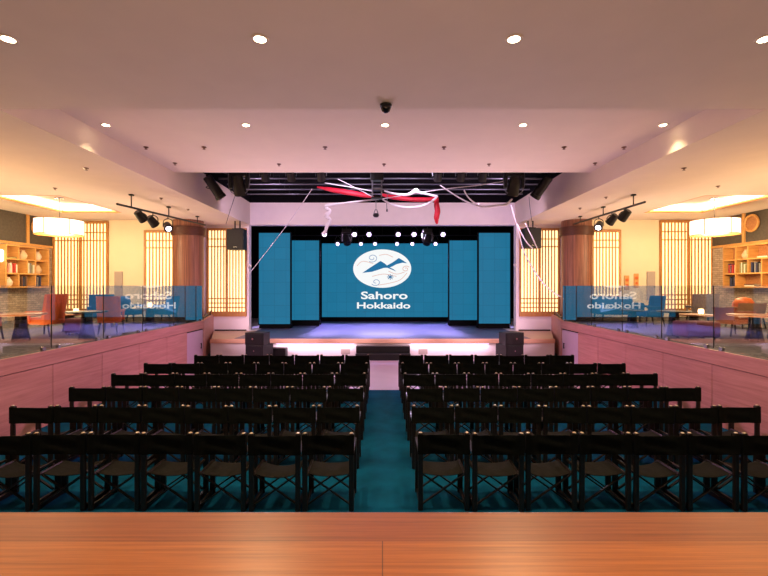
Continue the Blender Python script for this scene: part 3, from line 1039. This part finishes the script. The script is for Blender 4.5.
# hanging loudspeakers
for s, side, px, py0, py1, w in ((-1, 'left', 235, 229, 249.5, 18), (1, 'right', 533, 228, 248, 18)):
    d = 16.4
    c = P(px, py0, d)
    h = (py1 - py0) / F * d
    ww = w / F * d
    t = thing('hanging_loudspeaker', 'black loudspeaker hung in front of the %s stage window' % side, 'loudspeaker', (c.x, d, c.z), s * .15, 'hanging loudspeakers')
    obj('cabinet', MB().prism([(-ww / 2, 0), (ww / 2, 0), (ww / 2 - .08, .45), (-ww / 2 + .08, .45)], -h, 0), 'speaker', t)
    obj('grille', MB().bb(-ww / 2 + .03, ww / 2 - .03, -.012, -.001, -h + .03, -.03), 'grille', t)
    obj('bracket', MB().bb(-.2, .2, .15, .25, 0, .05).bb(-.12, -.08, .18, .22, .05, ZC - c.z).bb(.08, .12, .18, .22, .05, ZC - c.z), 'blackmetal', t)
    obj('badge', MB().bb(-.05, .05, -.015, -.0125, -h + .08, -h + .105), 'steel', t)

for side, px, py in (('left', 250.5, 266), ('right', 514.5, 265)):
    a = P(px, py, YD)
    o = thing('wall_sensor', 'tiny white sensor box on the %s edge of stage opening' % side, 'sensor', (a.x, YD, a.z), 0, 'sensors at the stage opening')
    obj('box', MB().box((0, -.04, 0), (.09, .07, .10), .01), 'white', o)
    obj('window', MB().cyl((0, -.08, 0), (0, -.0755, 0), .02, seg=12), 'blackmetal', o)

# stacks of loudspeakers at the stage front
for s, side, px in ((-1, 'left', 254), (1, 'right', 515)):
    d = 13.75
    x = xat(px, d)
    hb = zat(345.3, d)
    ht = zat(333, d) - hb
    t = thing('subwoofer', 'black square subwoofer on the floor at the %s stage corner' % side, 'loudspeaker', (x, d, 0), s * .3, 'subwoofers before the stage')
    obj('cabinet', MB().bb(-.32, .32, 0, .62, .02, hb, .01), 'speaker', t)
    obj('grille', MB().bb(-.29, .29, -.012, -.001, .05, hb - .03), 'grille', t)
    obj('badge', MB().cyl((0, -.02, .42), (0, -.012, .42), .025, seg=12), 'steel', t)
    for sx in (-.25, .25):
        for sy in (.06, .55):
            obj('foot', MB().cyl((sx, sy, 0), (sx, sy, .022), .03, seg=10), 'blackmetal', t)
    t = thing('monitor_loudspeaker', 'black wedge monitor loudspeaker on top of the %s subwoofer' % side, 'loudspeaker', (x, d + .02, hb + .001), s * .3, 'monitors on the subwoofers')
    obj('cabinet', MB().prism([(-.34, 0), (.34, 0), (.26, .5), (-.26, .5)], 0, ht), 'speaker', t)
    obj('grille', MB().bb(-.31, .31, -.014, -.001, .03, ht - .03), 'grille', t)
    cn = obj('cone', MB().cyl((s * .05, -.022, ht * .5), (s * .05, -.0145, ht * .5), .10, .09, 24), 'blackmetal', t, smooth=True)
    obj('dust_cap', MB().cyl((s * .05, -.027, ht * .5), (s * .05, -.022, ht * .5), .035, seg=16), 'steel', cn)
a, b = P(267, 348.5, 14.5), P(285.5, 355, 14.5)
t = thing('floor_monitor', 'low black box on the floor right of left subwoofer', 'loudspeaker', ((a.x + b.x) / 2, 14.5, 0))
w = b.x - a.x
obj('cabinet', MB().bb(-w / 2, w / 2, 0, .35, .0, a.z, .01), 'speaker', t)
obj('grille', MB().bb(-w / 2 + .03, w / 2 - .03, -.01, -.001, a.z - .24, a.z - .03), 'grille', t)

# light strip under the stage nosing
for nm, x0, x1 in (('left', -3.7, -.98), ('right', .98, 3.7)):
    t = thing('light_strip', 'glowing light strip under the stage edge %s of the black steps' % nm, 'light strip', ((x0 + x1) / 2, YS - .035, ZS - .142), 0, 'light strips under the stage edge')
    obj('channel', MB().bb(-(x1 - x0) / 2, (x1 - x0) / 2, -.015, .015, -.012, 0), 'steel', t)
    obj('diffuser', MB().bb(-(x1 - x0) / 2, (x1 - x0) / 2, -.01, .01, -.018, -.0125), 'whitelens', t)
    light('AREA', 'strip_glow', ((x0 + x1) / 2, YS - .15, ZS - .2), 6, (1, .74, .9), ((x0 + x1) / 2, YS + .02, .22), x1 - x0, size_y=.03)

# black steps to the stage
t = thing('stage_steps', 'black carpeted steps in the middle of the stage front', 'steps', (xat(383, 14.7), 0, 0))
hw = 27 / F * 14.7
obj('tread', MB().bb(-hw, hw, 14.42, 14.995, 0, .215, .008), 'speaker', t)
obj('tread', MB().bb(-hw, hw, 14.7, 14.995, .216, .43, .008), 'speaker', t)
nz = MB().bb(-hw, hw, 14.412, 14.45, .2155, .222).bb(-hw, hw, 14.692, 14.73, .4305, .437)
obj('nosing_strip', nz, 'greymetal', t)


# ------------------------------------------------------------------ terrace furniture
def armchair(label, loc, rz, material, group, leg='darkwood', w=.62, back_h=.92):
    """seat towards -y before turning by rz"""
    t = thing('armchair', label, 'armchair', loc, rz, group)
    obj('seat', MB().box((0, -.02, .36), (w - .1, .56, .16), .05, seg=3), material, t, smooth=True)

    def bk(u, v):
        a = (u - .5) * 1.5
        x = math.sin(a) * (w / 2) / math.sin(.75)
        y = .28 - .16 * (1 - math.cos(a)) / (1 - math.cos(.75)) + .10 * v
        return (x, y, .28 + (back_h - .28) * v), (0, 1, .1)
    obj('backrest', MB().sheet(bk, 14, 6, .07), material, t, smooth=True)
    for s in (-1, 1):
        obj('armrest', MB().box((s * (w / 2 - .03), -.02, .56), (.07, .50, .06), .02).box((s * (w / 2 - .03), -.20, .44), (.05, .05, .24), .01), material, t, smooth=True)
        obj('leg', MB().cyl((s * (w / 2 - .06), -.25, .30), (s * (w / 2 - .03), -.29, 0), .025, .015, 10), leg, t, smooth=True)
        obj('leg', MB().cyl((s * (w / 2 - .08), .20, .30), (s * (w / 2 - .05), .27, 0), .025, .015, 10), leg, t, smooth=True)
    return t


def cone_table(label, loc, h, r, top='tabletop'):
    t = thing('lounge_table', label, 'table', loc, 0, 'lounge tables on the terraces')
    obj('table_top', MB().lathe([(0, h - .035), (r - .03, h - .035), (r, h - .015), (r, h), (0, h)], 36), top, t, smooth=True)
    obj('pedestal', MB().lathe([(0, 0), (.17, 0), (.165, .03), (.12, h * .45), (.10, h - .05), (.16, h - .036), (0, h - .036)], 28), 'cone', t, smooth=True)
    return t


def floor_pt(px, py):
    d = F * (EYE - ZT) / (py - VY)
    return (xat(px, d), d, ZT)


def candle(label, loc):
    t = thing('candle_lamp', label, 'lamp', loc, 0, 'small glowing table lamps')
    obj('glass_shade', MB().lathe([(0, .012), (.055, .012), (.065, .07), (.055, .14), (0, .14)], 18), 'candle', t, smooth=True)
    obj('base', MB().cyl((0, 0, 0), (0, 0, .012), .06, seg=18), 'steel', t)


def pouf(label, loc, w, h, material, dpt=None):
    t = thing('pouf', label, 'pouf', loc, 0, 'poufs on the terraces')
    obj('cushion', MB().box((0, 0, h / 2 + .03), (w, dpt or w, h - .06), .05, seg=3), material, t, smooth=True)
    for sx in (-1, 1):
        for sy in (-1, 1):
            obj('foot', MB().cyl((sx * (w / 2 - .08), sy * ((dpt or w) / 2 - .08), 0), (sx * (w / 2 - .08), sy * ((dpt or w) / 2 - .08), .07), .025, seg=8), 'darkwood', t)


# left terrace
tA = (xat(21, 9.2), 9.2, ZT)
cone_table('round oak lounge table with black cone base at far left', tA, .58, .46)
pA = (xat(47, 10.15), 10.15, ZT)
armchair('orange leather armchair right of the far left oak table', pA, -PI / 2, 'orange', 'orange armchairs', back_h=.98)
armchair('plum armchair left of the far left oak table, cut by the frame', (tA[0] - .82, tA[1] - .1, ZT), PI / 2, 'plum', 'plum armchairs', back_h=.62)
tB = (xat(87, 9.4), 9.4, ZT)
cone_table('round dark table with black cone base behind the left glass', tB, .62, .40, 'darktop')
tC = floor_pt(72, 333.5)
tC = (tC[0] - .5, 11.2, ZT)
cone_table('low oak table carrying a glowing lamp on left terrace', tC, .45, .42)
candle('small glowing lamp on the low left oak table', (xat(76, 11.0), 11.0, ZT + .45))
pouf('brown leather pouf in front of low left lamp table', (xat(78, 10.35), 10.35, ZT), .40, .40, 'plum')
armchair('orange armchair seen from behind beside the left dark table', floor_pt(111, 333.5), PI + .3, 'orange', 'orange armchairs', w=.5)
armchair('grey blue armchair left of the orange armchair with its back turned', (xat(101, 12.4), 12.4, ZT), .5, 'blue', 'blue armchairs')
armchair('blue armchair on the left terrace nearest the tall double window', (xat(130, 13.4), 13.4, ZT), PI / 2, 'blue', 'blue armchairs', back_h=.85)
armchair('blue armchair on the left terrace nearest the wooden column', (xat(166, 13.6), 13.6, ZT), -PI / 2, 'blue', 'blue armchairs', back_h=.85)
tD = (xat(150, 12.5), 12.5, ZT)
cone_table('round dark table between the two blue left armchairs', tD, .55, .34, 'darktop')
candle('small glowing lamp on the table between two blue armchairs', (tD[0], tD[1], ZT + .55))
bn = thing('banquette', 'long brown leather banquette along the left stone wall', 'bench', (-XW + .42, 10.4, ZT))
obj('seat', MB().box((0, 0, .36), (.74, 4.0, .18), .04, seg=3), 'brown', bn, smooth=True)
obj('backrest', MB().box((-.31, 0, .62), (.16, 4.0, .42), .05, seg=3), 'brown', bn, smooth=True)
obj('plinth', MB().bb(-.33, .30, -1.95, 1.95, 0, .28), 'darkwood', bn)
for k, (yy, mt, nm) in enumerate(((11.9, 'cushion', 'cream'), (11.2, 'greyfab', 'grey'), (10.3, 'orange', 'orange'))):
    o = obj('cushion', MB().box((0, 0, .21), (.14, .44, .42), .065, seg=3), mt, loc=(-XW + .46, yy, ZT + .46), smooth=True)
    o.rotation_euler[1] = -.3
    tag(o, '%s scatter cushion leaning on the left leather banquette' % nm, 'cushion', 'cushions on the left banquette')

# right terrace
tE = (xat(754.5, 9.2), 9.2, ZT)
cone_table('round oak lounge table with black cone base at far right', tE, .56, .48)
armchair('brown low armchair left of the far right oak table', (xat(733, 10.2), 10.2, ZT), PI / 2, 'brown', 'brown armchairs', back_h=.66)
armchair('orange armchair right of the far right oak table, cut by the frame', (tE[0] + .86, tE[1] + .05, ZT), -PI / 2, 'orange', 'orange armchairs', back_h=.66)
armchair('tan armchair with its back turned beneath the right bookshelf', (xat(746, 12.0), 12.0, ZT), PI, 'tan', 'tan armchairs', w=.74, back_h=.70)
cu = obj('round_cushion', MB().lathe([(0, 0), (.12, .01), (.22, .06), (.26, .15), (.25, .26), (.16, .38), (0, .42)], 24), 'orange', loc=(xat(745, 12.05), 12.1, ZT + .445), smooth=True)
tag(cu, 'round orange cushion sitting in the tan armchair', 'cushion')
armchair('pale grey woven armchair in front of right double window', (xat(702, 12.6), 12.6, ZT), PI - .2, 'greyfab', 'grey armchairs', w=.66, back_h=.94)
tF = (xat(694, 11.0), 11.0, ZT)
cone_table('low oak table carrying a glowing lamp on right terrace', tF, .45, .45)
candle('small glowing lamp on the low right oak table', (xat(701, 10.9), 10.9, ZT + .45))
pouf('long plum bench pouf before the low right lamp table', (xat(696, 9.45), 9.45, ZT), .74, .40, 'plum', .5)
cone_table('round dark table with black cone base behind the right glass', (xat(674, 10.2), 10.2, ZT), .58, .36, 'darktop')
armchair('blue armchair on the right terrace nearest the double window', (xat(650, 12.6), 12.6, ZT), -PI / 2, 'blue', 'blue armchairs', back_h=.88)
sf = thing('sofa', 'blue two seat sofa facing the glass near right column', 'sofa', (xat(617, 14.2), 14.2, ZT))
obj('seat', MB().box((0, 0, .34), (1.35, .66, .2), .05, seg=3), 'blue', sf, smooth=True)
obj('backrest', MB().box((0, .32, .56), (1.35, .16, .5), .05, seg=3), 'blue', sf, smooth=True)
for sx in (-1, 1):
    obj('armrest', MB().box((sx * .66, .02, .44), (.14, .70, .36), .05, seg=3), 'blue', sf, smooth=True)
    for sy in (-.26, .3):
        obj('leg', MB().cyl((sx * .6, sy, 0), (sx * .6, sy, .26), .02, .03, 8), 'darkwood', sf)
ft = (xat(632, 12.0), 12.0, ZT)
cone_table('small dark table between the blue sofa and blue armchair', ft, .5, .3, 'darktop')

# small wall pieces
for k, px in enumerate((626.5, 636)):
    a = P(px, 290 if k == 0 else 288, YT)
    o = thing('wall_plaque', 'small orange plaque on the cream right wall, %s one' % ('left' if k == 0 else 'right'), 'plaque', (a.x, YT, a.z), 0, 'orange plaques on the right wall')
    obj('board', MB().bb(-.09, .09, -.03, -.002, 0, .55, .005), 'shelfwood', o)
    obj('motif', MB().cyl((0, -.045, .38), (0, -.031, .38), .06, seg=16).cyl((0, -.045, .18), (0, -.031, .18), .045, seg=16), 'orangepaper', o)
for s, side, px in ((-1, 'left', 119), (1, 'right', 650.5)):
    a = P(px, 300, YT)
    o = thing('wall_cabinet', 'tall narrow grey panel on the cream %s terrace wall' % side, 'panel', (a.x, YT, a.z), 0, 'grey wall panels')
    dp = obj('door_panel', MB().bb(-.15, .15, -.05, -.002, 0, zat(271.5, YT) - a.z, .005), 'plate', o)
    obj('latch', MB().bb(.10, .12, -.06, -.0505, .45, .53), 'steel', dp)
    # wooden batten with a round wall lamp
    yy = 12.45 * F / 354 if s < 0 else 12.45 * F / 360.5
    b = thing('wall_batten', 'thin vertical oak batten on the dark %s wall fabric' % side, 'batten', (s * XW, yy, 4.0), 0, 'oak battens')
    obj('strip', MB().bb(-s * .001, -s * .05, -.05, .05, 0, ZC - 4.0), 'shelfwood', b)
    wl = thing('wall_lamp', 'round oak wall lamp beside the batten on the %s wall' % side, 'lamp', (s * XW, yy + (.42 if s < 0 else -.35), 4.62), 0, 'round oak wall lamps')
    rg = MB()
    rg.tube([(-s * .06, .27 * math.cos(q * PI / 10), .27 * math.sin(q * PI / 10)) for q in range(21)], .04, 8, 0)
    obj('ring', rg, 'shelfwood', wl, smooth=True)
    obj('disc', MB().cyl((-s * .002, 0, 0), (-s * .05, 0, 0), .24, seg=28), 'tabletop', wl)
wl = thing('wall_lamp', 'white glowing wall lamp at far left beside the bookshelf', 'lamp', (-XW, 13.70, 3.47))
obj('glass_shade', MB().cyl((.30, 0, -.20), (.30, 0, .20), .10, seg=20, bev=.03), 'sconce', wl, smooth=True)
obj('mount', MB().bb(.001, .05, -.05, .05, -.08, .08).bb(.05, .21, -.02, .02, -.02, .02), 'steel', wl)
light('POINT', 'wall_lamp_glow', (-XW + .55, 13.45, 3.47), 8, WARM, size=.15)


# bookshelves with their books
def bookshelf(side, s, ys, cells, ys_names, z0, z1):
    """cells: list of (row, y0, y1, [items]); s = side of the room"""
    y0, y1 = min(ys), max(ys)
    t = thing('bookshelf', 'oak wall bookshelf on the %s stone wall' % side, 'bookshelf', (s * XW, y0, z0), 0, 'oak bookshelves')
    D_, th, H = .36, .045, z1 - z0
    L = y1 - y0
    fr = MB()
    for zz in (0, H / 3, 2 * H / 3, H):
        c = min(max(zz, th / 2), H - th / 2)
        obj('shelf_board', MB().bb(-s * .001, -s * D_, 0, L, c - th / 2, c + th / 2), 'shelfwood', t)
    obj('back_panel', MB().bb(-s * .001, -s * .02, 0, L, 0, H), 'tabletop', t)  # darker oak than the boards, painting the shade inside the cells
    obj('side_panel', MB().bb(-s * .001, -s * D_, -th, 0, 0, H), 'shelfwood', t)
    obj('side_panel', MB().bb(-s * .001, -s * D_, L, L + th, 0, H), 'shelfwood', t)
    for row, a, b, what in cells:
        zb = H * row / 3 + (th if row == 0 else th / 2)
        zt = H * (row + 1) / 3 - (th if row == 2 else th / 2)
        if b < y1 - .01:
            obj('divider', MB().bb(-s * .02, -s * (D_ - .005), b - y0 - .02, b - y0 + .02, zb, zt), 'shelfwood', t)
    # contents
    rowname = ('bottom', 'middle', 'top')
    for row, a, b, what in cells:
        zb = z0 + H * row / 3 + (th if row == 0 else th / 2) + .001
        nm = ys_names[(a, b)] if (a, b) in ys_names else None
        kind, num = what[0], what[1]
        cellname = what[2]
        if kind == 'books':
            cols = what[3]
            p = a + .06
            for i in range(num):
                w = random.uniform(.035, .06)
                h = random.uniform(.27, .36)
                dd = random.uniform(.18, .24)
                cn, rgb = cols[i % len(cols)]
                bt = thing('book', '%s book in the %s cell of the %s bookshelf, %s from the window' % (cn, cellname, side, ORD[num - 1 - i]), 'book', (s * (XW - .04), p + w / 2, zb), 0, 'books on the %s bookshelf' % side)
                if cn not in BOOKM:
                    BOOKM[cn] = mat('book ' + cn, rgb, .6, var=.06)
                obj('cover', MB().bb(-s * (dd + .08), -s * (dd + .084), -w / 2, w / 2, 0, h).bb(-s * .08, -s * (dd + .08), -w / 2, -w / 2 + .004, 0, h).bb(-s * .08, -s * (dd + .08), w / 2 - .004, w / 2, 0, h), BOOKM[cn], bt)
                obj('pages', MB().bb(-s * .085, -s * (dd + .079), -w / 2 + .0045, w / 2 - .0045, .004, h - .006), 'cushion', bt)
                p += w + .012
        elif kind == 'vase':
            v = obj('vase', MB().lathe([(0, 0), (.07, 0), (.12, .08), (.125, .15), (.08, .24), (.05, .28), (.06, .31), (.045, .31), (.04, .27), (0, .26)], 24), what[3], loc=(s * (XW - .19), (a + b) / 2, zb), smooth=True)
            tag(v, '%s vase in the %s cell of the %s bookshelf' % (what[4], cellname, side), 'vase', 'pottery on the bookshelves')
        elif kind == 'flat':
            for i in range(num):
                cn, rgb = what[3][i]
                if cn not in BOOKM:
                    BOOKM[cn] = mat('book ' + cn, rgb, .6, var=.06)
                bt = thing('book', '%s book lying flat in the %s cell of the %s bookshelf' % (cn, cellname, side), 'book', (s * (XW - .19), (a + b) / 2, zb + i * .046), 0, 'books on the %s bookshelf' % side)
                obj('cover', MB().bb(-.13, .13, -.19, .19, 0, .005).bb(-.13, .13, -.19, .19, .037, .042).bb(-s * .13, -s * .126, -.19, .19, .005, .037), BOOKM[cn], bt)
                obj('pages', MB().bb(-.122, .122, -.184, .184, .0055, .0365), 'cushion', bt)


BOOKM = {}
RED, PINK, WHITE_, GREEN, NAVY, GREY_, BRN, BLK = ('red', (176, 50, 46)), ('pink', (224, 150, 130)), ('white', (226, 218, 200)), ('olive', (128, 124, 76)), ('navy', (44, 50, 84)), ('grey', (130, 126, 122)), ('brown', (100, 66, 46)), ('black', (34, 30, 32))
bookshelf('left', -1, (13.9, 15.62), [
    (2, 13.9, 14.37, ('flat', 1, 'top left', [GREEN])), (2, 14.37, 15.06, ('vase', 1, 'top middle', 'pottery', 'pale round')), (2, 15.06, 15.62, ('vase', 1, 'top right', 'cushion', 'cream')),
    (1, 13.9, 14.72, ('books', 6, 'middle left', [PINK, RED, WHITE_])), (1, 14.72, 15.06, ('books', 4, 'centre', [WHITE_, GREY_, GREEN])), (1, 15.06, 15.62, ('vase', 1, 'middle right', 'pottery', 'pale')),
    (0, 13.9, 14.37, ('vase', 1, 'bottom left', 'cushion', 'cream')), (0, 14.37, 15.06, ('books', 5, 'bottom middle', [BLK, BRN, NAVY])), (0, 15.06, 15.62, ('books', 3, 'bottom right', [NAVY, GREY_]))],
    {}, 2.44, 3.86)
bookshelf('right', 1, (12.35, 15.3), [
    (2, 14.8, 15.3, ('none', 0, '')), (2, 14.3, 14.8, ('vase', 1, 'top second', 'pottery', 'pale round')), (2, 13.3, 14.3, ('flat', 1, 'wide top', [WHITE_])), (2, 12.35, 13.3, ('books', 4, 'top end', [GREEN, WHITE_])),
    (1, 14.8, 15.3, ('books', 6, 'middle first', [WHITE_, RED, NAVY])), (1, 14.3, 14.8, ('books', 5, 'middle second', [GREEN, WHITE_])), (1, 13.78, 14.3, ('books', 6, 'middle third', [GREY_, BLK, NAVY])), (1, 12.35, 13.78, ('books', 6, 'middle end', [PINK, RED, WHITE_])),
    (0, 14.8, 15.3, ('books', 4, 'bottom first', [NAVY, BLK])), (0, 13.78, 14.8, ('flat', 2, 'wide bottom', [WHITE_, BRN])), (0, 12.35, 13.78, ('books', 5, 'bottom end', [BRN, RED]))],
    {}, 2.44, 3.88)

# ------------------------------------------------------------------ light of the place and added fill
# lavender wash from the loft heads and the side bars towards the stage front and the pit, then added fills
PINK = (1.0, .46, .84)
for sx in (-1, 1):
    light('SPOT', 'loft_wash', (sx * 3.4, 12.4, 5.15), 190, (1.0, .66, .88), (sx * 1.6, 15.3, 0.4), .12, 62, .8)
    light('SPOT', 'bar_wash', (sx * 6.1, 11.5, 4.35), 900, (1.0, .66, .90), (sx * .8, 15.2, .5), .12, 78, .8)
    light('SPOT', 'loft_cross_wash', (sx * 3.0, 12.9, 5.05), 1900, PINK, (-sx * 6.0, 9.3, -.1), .12, 60, .8)
    light('SPOT', 'loft_header_wash', (sx * 4.3, 13.3, 5.3), 300, (.96, .66, .98), (sx * 3.4, 17.7, 4.4), .2, 130, .9)
    light('SPOT', 'rope_fill', (sx * .9, 12.2, 5.75), 150, (.96, .76, 1.0), (sx * 1.6, 16.0, 4.4), .2, 130, .9)  # added fill to brighten the ropes, no fixture at this spot
    light('SPOT', 'recess_bounce_fill', (sx * 3.4, 14.6, 1.3), 860, (1.0, .70, .86), (sx * 1.6, 8.5, 5.48), .2, 95, 1.0)  # added, stands in for light bounced up to the recess ceiling
    light('SPOT', 'wing_fill', (sx * 5.2, 15.3, .9), 130, (.96, .60, 1.0), (sx * 5.6, 17.7, 3.4), .2, 130, 1.0)  # added fill for the wing walls, no lamp stands there
for x, pw in ((-4.9, 1500), (-2.9, 2600), (-1.0, 2600), (1.0, 2600), (2.9, 2600), (4.9, 1500)):
    light('SPOT', 'stage_edge_fill', (x * .9, 6.3, 4.85), pw, (1.0, .70, .88), (x, 15.0, 1.35), .06, 13.5, .7)  # added beams without fixtures, brighten the stage edge
for sx in (-1, 1):
    for x, y in ((8.0, 8.0), (8.2, 10.8), (10.6, 9.4)):
        light('SPOT', 'terrace_floor_fill', (sx * x, y, 4.9), 240, (1.0, .78, .52), (sx * x, y + .3, 1.3), .08, 95, .8)  # added to brighten the terrace furniture, the soffit has no lamp here
# unseen fill added behind the camera and over the terraces
light('AREA', 'near_ceiling_fill', (0, -2.2, 2.6), 160, (1.0, .57, .33), (0, 1.0, 5.0), 5.0, size_y=1.0)  # added out of view to lift the near ceiling
for x in (-2.4, -.8, .8, 2.4):
    light('SPOT', 'counter_fill', (x, -.6, 4.95), 140, (1.0, .76, .42), (x * .8, .45, 2.0), .06, 50, .6)  # added out of view to brighten the counter top
for sx in (-1, 1):
    light('AREA', 'soffit_fill', (sx * 9.0, 8.6, 1.7), 120, (1.0, .56, .27), (sx * 8.8, 8.7, 5.0), 3.6)  # added fill that brightens the soffit from below, no lamp there
    light('AREA', 'column_uplight', (sx * 7.2, 13.2, 1.9), 70, (1.0, .66, .52), (sx * 6.6, 14.2, 5.0), 1.4)  # added warm fill for the soffit near the column
    light('POINT', 'terrace_fill', (sx * 10.0, 9.0, 3.6), 120, WARM, size=.4)  # added fill point in mid air over the terrace

w = bpy.data.worlds.new('world')
bpy.context.scene.world = w
w.use_nodes = True
w.node_tree.nodes['Background'].inputs['Color'].default_value = (.02, .018, .016, 1)
w.node_tree.nodes['Background'].inputs['Strength'].default_value = .5

# ------------------------------------------------------------------ camera
cam = bpy.data.cameras.new('camera')
cam.sensor_width = 36
cam.lens = F / 768 * 36
cam.shift_x = (384 - VX) / 768
cam.shift_y = -(288 - VY) / 768
co = bpy.data.objects.new('camera', cam)
C.objects.link(co)
co.location = (0, 0, EYE)
co.rotation_euler = (PI / 2, 0, 0)
sc = bpy.context.scene
sc.camera = co
sc.view_settings.view_transform = 'Standard'
sc.view_settings.look = 'None'
sc.view_settings.exposure = 0.0
sc.view_settings.gamma = 1.0
sc.view_settings.use_curve_mapping = False
try:
    sc.cycles.use_denoising = True
    sc.cycles.sample_clamp_indirect = 4.0
    sc.cycles.transparent_max_bounces = 12
except Exception:
    pass
